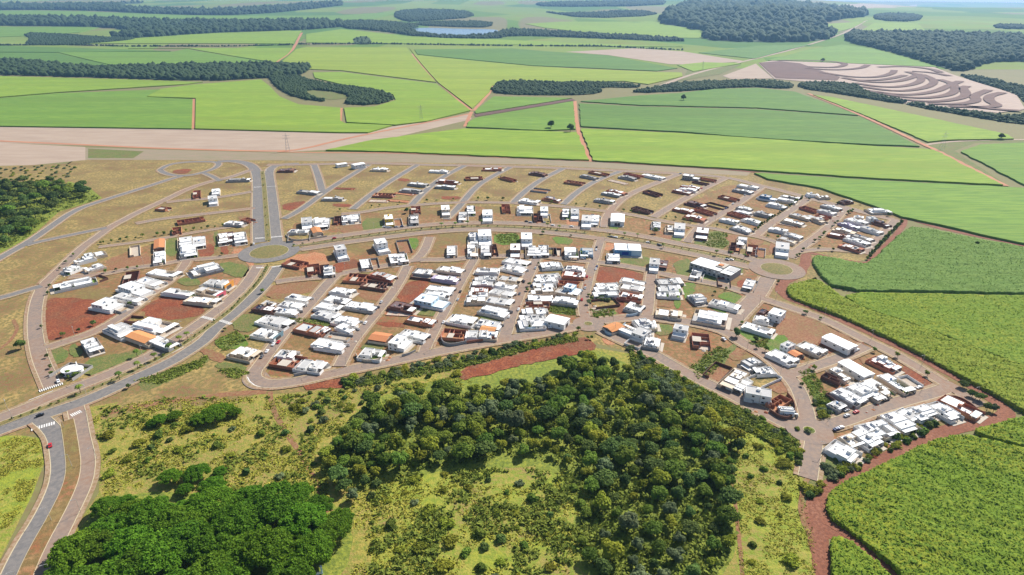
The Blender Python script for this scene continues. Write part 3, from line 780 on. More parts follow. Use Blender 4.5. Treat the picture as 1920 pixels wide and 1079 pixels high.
def ring(cx, cy, r_in, r_out, m, label, inner, ilabel):
    global RZ
    RZ += .004
    c = G(cx, cy)
    n = 56
    V, Q = [], []
    for i in range(n):
        a = 2 * math.pi * i / n
        V += [(c.x + r * math.cos(a), c.y + r * math.sin(a), RZ) for r in (r_in - .1, r_out)]
    Q = [(2 * i, 2 * i + 1, 2 * ((i + 1) % n) + 1, 2 * ((i + 1) % n)) for i in range(n)]
    me = bpy.data.meshes.new('roundabout_road'); me.from_pydata(V, [], Q)
    o = tag(link('roundabout_road', me, m), label, 'road', None, 'structure')
    ROADS.append(([(c.x + (r_in + r_out) / 2 * math.cos(2 * math.pi * i / n), c.y + (r_in + r_out) / 2 * math.sin(2 * math.pi * i / n)) for i in range(n + 1)], (r_out - r_in) / 2, o, False, 0, RZ))
    # raised island: kerb and a domed planting
    b = MB()
    zt = RZ + .15
    rings = [(r_in, 0), (r_in, zt), (r_in - .3, zt), ]
    for r, z in rings:
        b.v += [(r * math.cos(2 * math.pi * i / n), r * math.sin(2 * math.pi * i / n), z) for i in range(n)]
    for k in range(2):
        b.f += [(k * n + i, k * n + (i + 1) % n, (k + 1) * n + (i + 1) % n, (k + 1) * n + i) for i in range(n)]
    e = empty('roundabout_island', (c.x, c.y, 0)); tag(e, ilabel, 'traffic island', None, 'structure')
    b.build('kerb', M_kerb, e)
    d = MB()
    rr = [1, .8, .5, .25]
    for q in rr:
        d.v += [((r_in - .3) * q * math.cos(2 * math.pi * i / n), (r_in - .3) * q * math.sin(2 * math.pi * i / n), zt + (1 - q * q) * min(.6, r_in * .05) + (0 if q == 1 else R.uniform(0, .08))) for i in range(n)]
    for k in range(3):
        d.f += [(k * n + i, k * n + (i + 1) % n, (k + 1) * n + (i + 1) % n, (k + 1) * n + i) for i in range(n)]
    d.f.append(tuple(3 * n + i for i in range(n)))
    d.build('grass', inner, e)
ring(505, 473, 18.5, 29, M_asph, 'ring road of the large avenue roundabout', M_median, 'large grassy round island at the head of the avenue')
ring(1456, 505, 14.2, 25, M_asphred, 'ring road of the cane-side roundabout', M_median, 'grassy round island beside the cane')
ring(1103, 608, 3.4, 12, M_asphred, 'ring road of the tiny roundabout', M_median, 'tiny planted island on the forest road')
ring(1517, 808, 3.4, 13, M_asphred, 'ring road of the small corner roundabout', M_town_green, 'small bushy island at the corner by the dirt track')

def bend_apron():
    P([(472, 700), (490, 690), (512, 712), (512, 728), (480, 733), (462, 727), (452, 715), (458, 703)], M_asphred, 'paved apron of the turnaround bend', name='road_apron', it=2, z=RZ + .01, cat='road')
bend_apron()

def on_road(p, skip=None, grow=0.0):
    for pts, hw, o, *_ in ROADS:
        if o is skip:
            continue
        r2 = (hw + grow) ** 2
        for a, b in zip(pts[:-1], pts[1:]):
            dx, dy = b[0] - a[0], b[1] - a[1]
            if (abs(p[0] - a[0]) > hw + grow + abs(dx) + 1) or (abs(p[1] - a[1]) > hw + grow + abs(dy) + 1):
                continue
            t = max(0, min(1, ((p[0] - a[0]) * dx + (p[1] - a[1]) * dy) / (dx * dx + dy * dy + 1e-9)))
            if (a[0] + t * dx - p[0]) ** 2 + (a[1] + t * dy - p[1]) ** 2 < r2:
                return True
    return False

def nearest_road(p):
    best = (1e18, None)
    for pts, hw, o, *_ in ROADS:
        for a, b in zip(pts[:-1], pts[1:]):
            dx, dy = b[0] - a[0], b[1] - a[1]
            t = max(0, min(1, ((p[0] - a[0]) * dx + (p[1] - a[1]) * dy) / (dx * dx + dy * dy + 1e-9)))
            d = (a[0] + t * dx - p[0]) ** 2 + (a[1] + t * dy - p[1]) ** 2
            if d < best[0]:
                best = (d, math.atan2(dy, dx), hw, (a[0] + t * dx, a[1] + t * dy))
    return best

# kerbs and footways, broken where streets meet
for pts, hw, o, kerb, paved, z in list(ROADS):
    if not kerb:
        continue
    for s in (1, -1):
        p2 = resample(pts, 4.0)
        Lf, _ = ribbon(p2, s * (hw + .18))
        F1, _ = ribbon(p2, s * (hw + .40))
        F2, _ = ribbon(p2, s * (hw + 2.6))
        kb, fw = MB(), MB()
        for i in range(len(Lf) - 1):
            m = ((Lf[i][0] + Lf[i + 1][0]) / 2, (Lf[i][1] + Lf[i + 1][1]) / 2)
            if on_road(m, o, .5):
                continue
            a, b = Vector(Lf[i]), Vector(Lf[i + 1])
            d = (b - a)
            if d.length < .05:
                continue
            nn = Vector((-d.y, d.x)).normalized() * .2
            n0 = len(kb.v)
            kb.v += [(*(a - nn), .0), (*(b - nn), .0), (*(b + nn), .0), (*(a + nn), .0), (*(a - nn), z + .14), (*(b - nn), z + .14), (*(b + nn), z + .14), (*(a + nn), z + .14)]
            kb.f += [tuple(n0 + k for k in q) for q in ((4, 5, 6, 7), (0, 1, 5, 4), (2, 3, 7, 6), (1, 2, 6, 5), (3, 0, 4, 7))]
            mm = ((F2[i][0] + F2[i + 1][0]) / 2, (F2[i][1] + F2[i + 1][1]) / 2)
            if not on_road(mm, o, .3):
                zz = z + .10
                q = [(*F1[i], zz), (*F1[i + 1], zz), (*F2[i + 1], zz), (*F2[i], zz)]
                fw.poly(q if s > 0 else q[::-1])
        if kb.f:
            kb.build('kerb', M_kerb, o)
        if fw.f:
            fw.build('footway', mat('footway', (.25, .135, .078), (.225, .165, .08), (.32, .23, .155), .06, .6, contrast=.13), o)

# medians
def median(pts, w, m, label):
    wp = smooth_poly(px(pts), 2, False)
    e = empty('planted_median'); tag(e, label, 'median', None, 'structure')
    z = RZ + .16
    Lf, Rt = ribbon(wp, w / 2)
    b = MB()
    n = len(wp)
    for (A, s) in ((Lf, 1), (Rt, -1)):
        In, _ = ribbon(wp, s * (w / 2 - .25))
        k = len(b.v)
        for p, q in zip(A, In):
            b.v += [(p[0], p[1], 0), (p[0], p[1], z), (q[0], q[1], z)]
        for i in range(n - 1):
            f1 = (k + 3 * i, k + 3 * i + 3, k + 3 * i + 4, k + 3 * i + 1)
            f2 = (k + 3 * i + 1, k + 3 * i + 4, k + 3 * i + 5, k + 3 * i + 2)
            b.f += [f1, f2]
    b.build('kerb', M_kerb, e)
    link('grass', strip_mesh('grass', wp, w / 2 - .25, z - .01), m, e)
    return wp
MED1 = median([(-60, 820), (0, 797), (60, 774), (100, 760), (165, 735), (240, 702), (300, 672), (346, 646), (400, 607), (430, 585), (464, 552), (485, 530), (502, 500)], 5.0, M_median, 'planted strip with palms dividing the long avenue')
MED2 = median([(503, 452), (499, 398), (495, 345), (492, 322)], 6.0, M_median, 'grass strip dividing the wide upper avenue')
MED3 = median([(548, 463), (600, 456), (665, 446), (740, 437), (810, 429), (880, 425.5), (955, 426), (1030, 431), (1100, 438)], 4.5, M_median, 'grass strip along the cross avenue beside the tall white blocks')
MED4 = median([(1140, 443), (1180, 450), (1225, 457), (1275, 467), (1340, 480), (1400, 493)], 5.0, M_median, 'grass strip along the cross avenue beside the blue shop')
MED5 = median([(126, 790), (131, 815), (136, 850), (139, 878), (132, 913), (104, 970), (75, 1020), (48, 1077), (10, 1180)], 7.0, M_town2, 'brown grass strip between the two curving lanes')

# markings
def marking(pts, w, label):
    global RZ
    RZ += .004
    me = strip_mesh('road_marking', px(pts), w / 2, RZ + .02)
    return tag(link('road_marking', me, M_paint), label, 'road marking', None, 'structure')
def crosswalk(a, b, n, ln, label):
    A, B = G(*a), G(*b)
    d = (B - A); L = d.length; d.normalize(); nn = Vector((-d.y, d.x, 0))
    mb = MB()
    for i in range(n):
        c = A + d * L * (i + .5) / n
        w = L / n * .3
        mb.poly([(*(c - d * w - nn * ln / 2).xy, RZ + .03), (*(c + d * w - nn * ln / 2).xy, RZ + .03), (*(c + d * w + nn * ln / 2).xy, RZ + .03), (*(c - d * w + nn * ln / 2).xy, RZ + .03)])
    tag(mb.build('crosswalk_stripes', M_paint), label, 'crosswalk', None, 'structure')
crosswalk((73, 735), (119, 720), 12, 3.2, 'white crosswalk across the mouth of the ring street')
crosswalk((58, 807), (104, 794), 10, 3.5, 'white crosswalk across the grey lane of the double road')
crosswalk((133, 781), (153, 772), 6, 3.5, 'white crosswalk across the dusty lane of the double road')
crosswalk((378, 595), (402, 601), 8, 3.2, 'worn crosswalk on the dusty avenue carriageway')
crosswalk((413, 602), (434, 609), 8, 3.2, 'worn crosswalk on the grey avenue carriageway')
crosswalk((480, 503), (497, 503), 8, 3.0, 'crosswalk just below the avenue roundabout')
crosswalk((509, 502), (530, 499), 9, 3.0, 'crosswalk on the grey carriageway below the roundabout')
crosswalk((478, 448), (498, 447), 9, 3.0, 'crosswalk just above the avenue roundabout')
crosswalk((508, 446), (530, 444), 9, 3.0, 'crosswalk on the upper avenue by the corner site')
crosswalk((476, 352), (496, 351), 8, 2.0, 'pale crossing high on the upper avenue')
marking([(54, 752), (100, 734)], .5, 'white stop line at the ring street')
marking([(464, 708), (468, 716), (478, 724), (494, 729)], .6, 'dashed white arc on the turnaround apron')
marking([(499, 318), (499, 322)], .3, 'short line at the top of the upper avenue')
for q in ([(475, 352), (519, 350)],):
    marking(q, .8, 'pale line across the upper avenue')

# earth tracks
def track(pts, w, m, label, z=.10, it=2, name='dirt_track'):
    wp = resample(smooth_poly(px(pts), it, False), 60 if max(p[1] for p in px(pts)) > 1800 else 8)
    wp = [(x, y) for x, y in wp]
    Lf, Rt = ribbon(wp, w / 2)
    V = []
    for i, (a, b) in enumerate(zip(Lf, Rt)):
        j = w * .08 * math.sin(i * 1.7) if w < 15 else 0
        V += [(a[0] + j, a[1], H(*a) + z), (b[0] + j * .6, b[1], H(*b) + z)]
    Q = [(2 * i + 1, 2 * i + 3, 2 * i + 2, 2 * i) for i in range(len(wp) - 1)]
    me = bpy.data.meshes.new(name); me.from_pydata(V, [], Q)
    return tag(link(name, me, m), label, 'dirt track', None, 'structure')
track([(1512, 478), (1508, 500), (1498, 517), (1470, 528), (1460, 545), (1480, 561), (1530, 578), (1600, 610), (1700, 656), (1800, 710), (1865, 752), (1892, 776), (1870, 788), (1800, 800), (1740, 822), (1660, 865), (1590, 893), (1548, 918), (1529, 945), (1524, 975), (1530, 1000), (1540, 1040), (1548, 1079), (1560, 1180)], 9, M_track, 'red dirt track looping round the town edge beside the cane', .17)
track([(1532, 968), (1560, 982), (1600, 1008), (1650, 1048), (1700, 1090), (1760, 1150)], 6, M_track, 'narrow red track between two near cane fields', .18)
track([(1517, 492), (1512, 478), (1520, 474), (1560, 485), (1625, 496), (1634, 488), (1662, 460), (1700, 418), (1690, 405)], 6, M_track, 'red track behind the dark hedge row', .19)
track([(1690, 405), (1740, 423), (1800, 437), (1920, 461), (2100, 500)], 7, M_track, 'red track between two cane fields leaving the hedge row', .20)
track([(1514, 898), (1507, 912), (1500, 950), (1506, 980), (1521, 1008)], 2.5, M_redpale, 'pale wheel track through the bright meadow', .21)
track([(-60, 262), (0, 265), (160, 272), (300, 279), (520, 285), (570, 280), (640, 262), (735, 243), (800, 230), (885, 213)], 9, M_tracko, 'orange dirt road along the bare tan field', .25)
track([(520, 285), (600, 287), (740, 287), (900, 294), (1110, 303)], 6, M_tracko, 'orange dirt strip at the foot of the long cane field', .27)
track([(1110, 303), (1410, 321), (1440, 330), (1545, 354), (1690, 408)], 6, M_track, 'red dirt strip between the cane and the town', .28)
track([(513, 120), (540, 102), (552, 90), (566, 62)], 14, M_tracko, 'straight red farm track through the wood gap', .9)
track([(764, 90), (800, 135), (884, 208)], 9, M_tracko, 'diagonal red track between two cane fields', .3)
track([(884, 210), (872, 238)], 8, M_tracko, 'short orange track at the field crossing', .31)
track([(888, 208), (905, 190), (920, 172), (924, 161), (945, 153)], 8, M_tracko, 'curved pale track beside the scrub wood', .32)
track([(1078, 190), (1082, 245), (1107, 302)], 8, M_tracko, 'straight red track down to the town verge', .33)
track([(1515, 176), (1620, 219), (1735, 274), (1752, 281), (1885, 350)], 9, M_tracko, 'pale farm road running down to a junction', .9)
track([(1735, 272), (1790, 265), (1900, 262), (2100, 262)], 8, M_tan, 'pale farm road between cane fields', .3)
track([(1230, 165), (1300, 138), (1410, 112), (1500, 90), (1590, 60), (1640, 35)], 16, M_tan, 'sandy road climbing toward the wooded hill', 1.0)
track([(363, 186), (362, 242)], 7, M_tracko, 'short red track notched into the cane', .3)
track([(640, 203), (638, 230)], 6, M_tracko, 'short red track at the wood tip', .34)
track([(506, 735), (512, 770), (535, 810), (570, 860), (600, 920), (618, 960)], 3, M_redpale, 'faint footpath through the scrub meadow', .12)
track([(1368, 830), (1372, 900), (1382, 970), (1392, 1079), (1400, 1150)], 1.8, M_redpale, 'faint footpath through the bright meadow', .13)
track([(25, 600), (35, 620), (10, 650), (-40, 680)], 2.5, M_redpale, 'worn path across the tan grass', .14)
track([(200, 775), (300, 755), (420, 740), (500, 735)], 5, M_redpale, 'worn earth path above the scrub meadow', .15)

for i, c in enumerate([[540, 345, 700, 343, 850, 350, 930, 365, 860, 386, 700, 380], [690, 388, 850, 400, 1000, 390, 1040, 370], [780, 412, 950, 440, 1100, 440, 1180, 418, 1190, 400],
        [900, 442, 1050, 470, 1200, 466, 1290, 442, 1330, 420], [960, 472, 1150, 500, 1290, 484, 1350, 455, 1325, 425, 1260, 408], [1000, 492, 1200, 522, 1350, 505, 1420, 472, 1400, 447, 1345, 425],
        [1010, 512, 1250, 545, 1420, 523, 1490, 490, 1560, 462], [1080, 525, 1300, 562, 1480, 547, 1540, 515, 1520, 475, 1440, 452], [1200, 562, 1400, 582, 1560, 562, 1600, 535, 1570, 500, 1600, 490],
        [1380, 590, 1560, 594, 1660, 574, 1630, 545, 1720, 512], [1500, 606, 1700, 610, 1780, 602, 1720, 575, 1720, 545, 1800, 527], [1100, 382, 1250, 377, 1400, 392, 1450, 412], [1290, 406, 1400, 412, 1500, 432],
        [960, 456, 1090, 458, 1180, 445, 1250, 428], [1560, 600, 1800, 625, 1900, 630]]):
    track(T(1280, 0, 3.0, c), 24, M_dark_earth, 'dark contour furrow band on the ploughed hillside', 3.2, 2, 'furrow_band')

# ------------------------------------------------------------------ near sugarcane: rough-topped crop
def vnoise(x, y, s, seed):
    """cheap value noise on a lattice of size s"""
    rs = np.random.default_rng(seed)
    t = rs.random((256, 256))
    fx, fy = x / s, y / s
    ix, iy = np.floor(fx).astype(int), np.floor(fy).astype(int)
    ux, uy = fx - ix, fy - iy
    ux, uy = ux * ux * (3 - 2 * ux), uy * uy * (3 - 2 * uy)
    g = lambda a, b: t[a % 256, b % 256]
    return (g(ix, iy) * (1 - ux) + g(ix + 1, iy) * ux) * (1 - uy) + (g(ix, iy + 1) * (1 - ux) + g(ix + 1, iy + 1) * ux) * uy

def near_cane(pts, m, label, step, row, amp=.5, seed=1, leaves=0.35, it=1, h=2.4):
    poly = px(smooth_poly(pts, it), h)
    A = np.array(poly)
    x0, y0 = A.min(0); x1, y1 = A.max(0)
    c, s = math.cos(row), math.sin(row)
    D = max(x1 - x0, y1 - y0) * .75 + 5
    cx, cy = (x0 + x1) / 2, (y0 + y1) / 2
    g = np.arange(-D, D, step)
    U, Vv = np.meshgrid(g, g, indexing='ij')
    n = len(g)
    X = cx + U * c - Vv * s; Y = cy + U * s + Vv * c
    ins = inpoly(np.stack([X.ravel(), Y.ravel()], 1), poly)
    fl = lambda a: a.ravel()
    hh = h + amp * 1.5 * (vnoise(fl(U), fl(Vv), 9, seed) - .5) + amp * 1.5 * (vnoise(fl(U) * .12, fl(Vv) * 1.3, 3.0, seed + 1) - .5) \
        + amp * 2.0 * np.maximum(0, vnoise(fl(U), fl(Vv), 3.0, seed + 2) - .62) + NR.uniform(-.5, .5, n * n) * amp * .9 \
        - amp * 1.3 * np.maximum(0, vnoise(fl(U) * .22, fl(Vv), 5.0, seed + 3) - .74) * 3
    hh = np.maximum(hh, .4)
    jx, jy = NR.uniform(-.3, .3, (2, n * n)) * step
    I = np.arange(n * n).reshape(n, n)
    Q = np.stack([I[:-1, :-1], I[1:, :-1], I[1:, 1:], I[:-1, 1:]], -1).reshape(-1, 4)
    Q = Q[ins[Q].sum(1) >= 3]
    used = np.unique(Q)
    mp = -np.ones(n * n, int); mp[used] = np.arange(len(used))
    V = np.stack([fl(X) + jx, fl(Y) + jy, hh], 1)[used]
    Q = mp[Q]
    # skirt down to the soil along the open boundary
    E = np.concatenate([Q[:, [0, 1]], Q[:, [1, 2]], Q[:, [2, 3]], Q[:, [3, 0]]])
    key = np.sort(E, 1); k1 = key[:, 0].astype(np.int64) * 10_000_000 + key[:, 1]
    _, inv, cnt = np.unique(k1, return_inverse=True, return_counts=True)
    B = E[cnt[inv] == 1]
    bv = np.unique(B); m2 = -np.ones(len(V), int); m2[bv] = len(V) + np.arange(len(bv))
    low = V[bv].copy(); low[:, 2] = 0; low[:, :2] += NR.uniform(-.3, .3, (len(bv), 2))
    SQ = np.stack([B[:, 1], B[:, 0], m2[B[:, 0]], m2[B[:, 1]]], 1)
    Vall = np.concatenate([V, low]); Qall = np.concatenate([Q, SQ])
    # arching leaf blades over the top
    k = int(len(Q) * leaves * 1.4)
    if k:
        ci = NR.integers(0, len(Q), k)
        C = V[Q[ci, 0]] + np.stack([NR.uniform(-.5, .5, k) * step, NR.uniform(-.5, .5, k) * step, NR.uniform(.0, .45, k)], 1)
        Nn = NR.normal(size=(k, 3)) * .7 + np.array([0, 0, 1.5])
        LV, LQ = leaf_quads(C, Nn, NR.uniform(.5, 1.3, k), .5)
        Qall = np.concatenate([Qall, LQ + len(Vall)]); Vall = np.concatenate([Vall, LV])
    o = link('sugarcane_field', np_mesh('sugarcane_field', Vall, Qall), m)
    tag(o, label, 'cane field', None, 'stuff')

near_cane([(1520, 482), (1540, 478), (1620, 494), (1632, 492), (1702, 424), (1740, 427), (1800, 441), (1920, 463), (2080, 498), (2080, 552), (1920, 549), (1740, 546), (1565, 542), (1532, 508)], M_n3, 'rough blue green cane field behind the dark hedge row', 1.5, .02, .55, 11, .5)
near_cane([(1572, 547), (1740, 550), (2080, 557), (2080, 740), (1920, 686), (1850, 659), (1700, 602), (1612, 575)], M_n1, 'smooth deep green cane field cut by a long diagonal edge', 1.3, .0, .33, 21, .4)
near_cane([(1474, 537), (1500, 528), (1532, 521), (1562, 543), (1608, 574), (1702, 603), (1862, 662), (2060, 740), (2060, 850), (1925, 772), (1890, 752), (1800, 702), (1700, 648), (1600, 600), (1500, 563), (1478, 552)], M_n2, 'rough yellow green strip of cane along the red track', 1.15, -.36, .6, 31, .7)
near_cane([(1547, 935), (1563, 912), (1640, 877), (1740, 828), (1800, 812), (1870, 826), (2060, 872), (2060, 1180), (1790, 1180), (1700, 1080), (1604, 1000), (1556, 968)], M_n1, 'broad near cane field in the bend of the red track', .95, -.55, .55, 41, .8)
near_cane([(1818, 806), (1870, 795), (1900, 782), (1935, 778), (2060, 820), (2060, 862), (1930, 838), (1860, 820)], M_n1, 'wedge of cane at the tip of the track loop', 1.0, -.4, .8, 51, .7)
near_cane([(1558, 1000), (1585, 1008), (1640, 1046), (1690, 1090), (1760, 1180), (1575, 1180), (1560, 1080)], M_n1, 'small dark cane patch between two red tracks', .9, .3, .8, 61, .8)

# ------------------------------------------------------------------ far woods: masses of distant crowns
def ico():
    bm = bmesh.new(); bmesh.ops.create_icosphere(bm, subdivisions=1, radius=1)
    V = np.array([v.co[:] for v in bm.verts]); Fq = np.array([[v.index for v in f.verts] for f in bm.faces]); bm.free()
    keep = V[Fq][:, :, 2].mean(1) > -.55
    return V, Fq[keep]
ICV, ICF = ico()
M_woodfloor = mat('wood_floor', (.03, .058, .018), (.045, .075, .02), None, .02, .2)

def wood(pts, label, n=None, dens=1.0, rk=.0014, rmin=4.0, it=1, hk=1.0, m=None, line=False, name='far_wood'):
    poly = px(smooth_poly(pts, it, not line)) if not line else None
    out = []
    if line:
        w = resample(px(pts), 1.0)
        step = max(rmin, w[0][1] * rk) * 1.3 / dens
        w = resample(px(pts), step)
        C = np.array(w) + NR.normal(size=(len(w), 2)) * step * .35
        C = C[NR.random(len(C)) < .88]
    else:
        A = np.array(poly); lo, hi = A.min(0), A.max(0)
        area = abs(sum(poly[i - 1][0] * poly[i][1] - poly[i][0] * poly[i - 1][1] for i in range(len(poly)))) / 2
        rm = max(rmin, A[:, 1].mean() * rk)
        k = n or int(min(5500, area / (rm * rm * 1.9) * dens))
        grow = max(1.0, math.sqrt(area / (rm * rm * 1.9) * dens / k)) if not n else 1.0
        C = np.zeros((0, 2))
        while len(C) < k:
            q = NR.uniform(lo, hi, (k * 3, 2)); C = np.concatenate([C, q[inpoly(q, poly)]])
        C = C[:k]
    k = len(C)
    r = np.maximum(rmin, C[:, 1] * rk) * NR.uniform(.65, 1.35, k) * (1.0 if line else grow)
    hz = np.array([H(x, y) for x, y in C])
    sc = np.stack([r * NR.uniform(.85, 1.25, k), r * NR.uniform(.85, 1.25, k), r * NR.uniform(.8, 1.3, k) * hk], 1)
    V = ICV[None] * sc[:, None] * NR.uniform(.72, 1.22, (k, len(ICV), 1))
    V[:, :, :2] += C[:, None, :]
    V[:, :, 2] += (hz + sc[:, 2] * .62)[:, None]
    Q = ICF[None] + (np.arange(k) * len(ICV))[:, None, None]
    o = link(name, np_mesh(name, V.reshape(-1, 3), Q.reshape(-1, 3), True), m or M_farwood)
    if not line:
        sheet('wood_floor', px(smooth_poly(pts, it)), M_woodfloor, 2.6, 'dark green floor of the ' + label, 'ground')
    return tag(o, label, 'wood', None, 'stuff')

wood([(-200, 108), (0, 114), (70, 118), (170, 131), (300, 126), (440, 123), (575, 124), (582, 133), (555, 143), (500, 147), (390, 153), (150, 145), (0, 141), (-200, 138)], 'dark wood belt across the cane fields', dens=1.2)
wood([(500, 140), (560, 143), (580, 153), (640, 163), (700, 169), (738, 182), (735, 190), (700, 198), (640, 196), (660, 186), (640, 174), (570, 168), (580, 183), (620, 193), (560, 186), (520, 168)], 'tongue of dark wood curling round a clearing', dens=1.2)
wood([(920, 166), (945, 152), (1060, 157), (1110, 155), (1200, 161), (1195, 166), (1120, 164), (1130, 176), (1070, 180), (930, 178)], 'loose scrub wood beside the curved pale track', dens=.7)
wood([(1180, 176), (1215, 168), (1280, 156), (1440, 152), (1490, 160), (1480, 168), (1400, 163), (1300, 171)], 'curved dark tree belt over the deep green field', dens=1.2)
wood([(1500, 156), (1600, 158), (1625, 176), (1700, 192), (1690, 196), (1580, 178), (1495, 166)], 'tree belt under the contour ploughing', dens=1.0)
wood([(1700, 193), (1760, 205), (1860, 216), (1920, 220), (2050, 225), (2050, 240), (1920, 236), (1800, 216), (1700, 198)], 'loose tree belt at the foot of the ploughed hillside', dens=.7)
wood([(0, 86), (120, 85), (240, 88)], 'short line of dark trees', line=True, name='tree_line')
wood([(240, 88), (420, 88), (550, 85)], 'long line of round trees between cane fields', line=True, name='tree_line')
wood([(560, 84), (700, 83), (820, 85), (960, 87)], 'line of trees below the lake', line=True, name='tree_line')
wood([(975, 87), (1130, 88), (1280, 95)], 'dotted line of small trees above the tan stubble', line=True, name='tree_line', rmin=3.5, rk=.0015)
wood([(660, 72), (690, 68), (700, 84), (665, 84)], 'clump of tall trees in the tree line', n=22)
wood([(40, 63), (120, 66), (190, 72), (260, 73), (230, 78), (120, 86), (45, 84), (60, 75)], 'grove round the far farmstead')
wood([(-200, 32), (0, 36), (180, 39), (370, 45), (640, 42), (640, 54), (390, 63), (270, 72), (190, 70), (270, 62), (190, 50), (-200, 48)], 'wide dark wood belt below the far slopes', dens=1.1)
wood([(-200, 8), (60, 13), (240, 11), (215, 17), (420, 23), (640, 7), (640, 12), (470, 29), (330, 29), (170, 20), (-200, 17)], 'faint winding wood belt near the horizon', rk=.0017)
wood([(640, 42), (720, 43), (790, 50), (765, 55), (790, 66), (860, 70), (920, 67), (950, 57), (1000, 59), (1280, 74), (1280, 80), (1130, 73), (960, 67), (930, 74), (800, 72), (700, 57), (640, 54)], 'dark wood wrapped round the lake shore')
wood([(735, 30), (760, 20), (870, 22), (895, 33), (800, 40), (760, 42)], 'wood on the slope above the lake')
wood([(770, 48), (870, 52), (920, 52), (925, 42), (800, 42)], 'wood along the upper lake shore')
wood([(1240, 34), (1310, 8), (1400, 3), (1500, 17), (1600, 27), (1630, 31), (1520, 46), (1570, 62), (1545, 79), (1400, 80), (1310, 75), (1330, 60), (1280, 52), (1240, 46)], 'dense wood covering the far round hill', dens=1.3, rk=.0018)
wood([(1585, 66), (1640, 66), (1780, 68), (1920, 72), (2100, 74), (2100, 122), (1920, 116), (1850, 117), (1815, 135), (1780, 132), (1700, 106), (1620, 86), (1590, 80)], 'wide dark wood beyond the contour ploughing', dens=1.2)
wood([(1790, 142), (1840, 145), (1920, 165), (2050, 190), (2050, 215), (1922, 196), (1905, 176)], 'scrubby wood at the end of the ploughed hillside', dens=.6)
wood([(1640, 28), (1730, 30), (1720, 42), (1640, 40)], 'small wood beside the far sandy road', rk=.0018)
wood([(1860, 48), (1930, 50), (1930, 56), (1870, 55)], 'tiny wood on the far plain', rk=.0018)
wood([(1000, 8), (1250, 2), (1240, 12), (1020, 14)], 'faint wood on the far ridge', rk=.0017)
wood([(1010, 22), (1060, 28), (1200, 20), (1240, 30), (1100, 36)], 'patchy wood on the far valley side', dens=.5)
wood([(225, 4), (270, 3), (265, 8), (230, 8)], 'speck of wood on the far field', rk=.0017, n=20)
for i, (x, y, lb) in enumerate([(1033, 241, 'lone round tree standing in the cane by the straight track'), (1069, 248, 'lone tree at the cane corner beside the straight track'), (1542, 116, 'lone tree on the ridge of the contour ploughing'), (1281, 189, 'lone tree on the line between two deep green fields')]):
    pass

# ------------------------------------------------------------------ trees built one by one
def crown_mesh(name, rx, rz, nlobes, nleaf, size, m, flat=.0, seed=0, base=.0):
    rs = np.random.default_rng(seed + 100)
    lobes = []
    for i in range(nlobes):
        a = rs.uniform(0, 2 * math.pi); q = math.sqrt(rs.uniform(0, 1)) * .72
        zz = rs.uniform(-.35, .75) * (1 - q * .75)
        lobes.append((q * math.cos(a) * rx, q * math.sin(a) * rx, zz * rz, rs.uniform(.30, .48) * rx))
    if nlobes > 20:      # broad canopy: many small leaf heads over a shallow dome
        lobes = []
        for i in range(nlobes * 3):
            a = rs.uniform(0, 2 * math.pi); q = math.sqrt(rs.uniform(0, 1)) * rs.uniform(.82, 1.0)
            lobes.append((q * math.cos(a) * rx, q * math.sin(a) * rx, ((1 - q * q) * .75 - .1 + rs.uniform(-.12, .12)) * rz, rs.uniform(.11, .22) * rx))
    lobes.append((0, 0, .15 * rz, rx * (.58 if nlobes <= 20 else .3)))
    L = np.array(lobes)
    w = L[:, 3] ** 2; idx = rs.choice(len(L), nleaf, p=w / w.sum())
    d = rs.normal(size=(nleaf, 3)); d /= np.linalg.norm(d, axis=1, keepdims=True)
    d[:, 2] = np.where(d[:, 2] < -.3, -d[:, 2] * .6, d[:, 2])
    rr = L[idx, 3] * rs.uniform(.70, 1.12, nleaf)
    C = L[idx, :3] + d * rr[:, None] * np.array([1, 1, min(1.0, rz / rx * 1.15) if nlobes <= 20 else .8])
    C[:, 2] += base
    Nn = d + rs.normal(size=(nleaf, 3)) * flat + np.array([0, 0, .3])
    V, Q = leaf_quads(C, Nn, rs.uniform(.6, 1.35, nleaf) * size, .8)
    me = np_mesh(name, V, Q)
    me.materials.append(m)
    return me

def trunk_mesh(name, h, r, spread, seed):
    rs = random.Random(seed)
    b = MB()
    b.cyl(0, 0, -.2, h * .55, r, r * .7, 7, rs.uniform(-.2, .2), rs.uniform(-.2, .2))
    for i in range(4):
        a = 2 * math.pi * (i + rs.random() * .6) / 4
        b.cyl(0, 0, h * .45, h * rs.uniform(.85, 1.05), r * .55, r * .2, 5, math.cos(a) * spread, math.sin(a) * spread)
    me = b.mesh(name); me.materials.append(M_bark)
    return me

PROTO = {}
def protos(key, n, rx, rz, h, nl, leaf, size, mats, tr=.25):
    PROTO[key] = []
    for i in range(n):
        k = 1 + (i % 3 - 1) * .15
        PROTO[key].append((crown_mesh('crown', rx * k, rz * (2 - k), nl + i % 3, leaf, size, mats[i % len(mats)], flat=.75 if key == 'dome' else .45, seed=hash(key) % 97 * 0 + len(key) * 31 + i),
                           trunk_mesh('trunk', h, tr, rx * .4, i), h))
protos('forest', 8, 4.3, 3.4, 4.6, 9, 1700, .72, [M_leafdk, M_leafmd, M_leafmd, M_leafgr, M_leafye, M_leafdk, M_leafye, M_leafmd])
protos('dome', 3, 10.5, 4.6, 6.0, 26, 15000, .6, [M_leafbr], .45)
protos('street', 4, 1.7, 1.6, 1.9, 4, 170, .55, [M_leafdk, M_leafmd], .1)
protos('bush', 4, 2.4, 1.5, .7, 8, 380, .62, [M_leafmd, M_leafgr, M_leafye, M_leafdk], .1)
protos('column', 2, 1.9, 3.0, 2.2, 5, 420, .6, [M_leafdk, M_leafmd], .12)

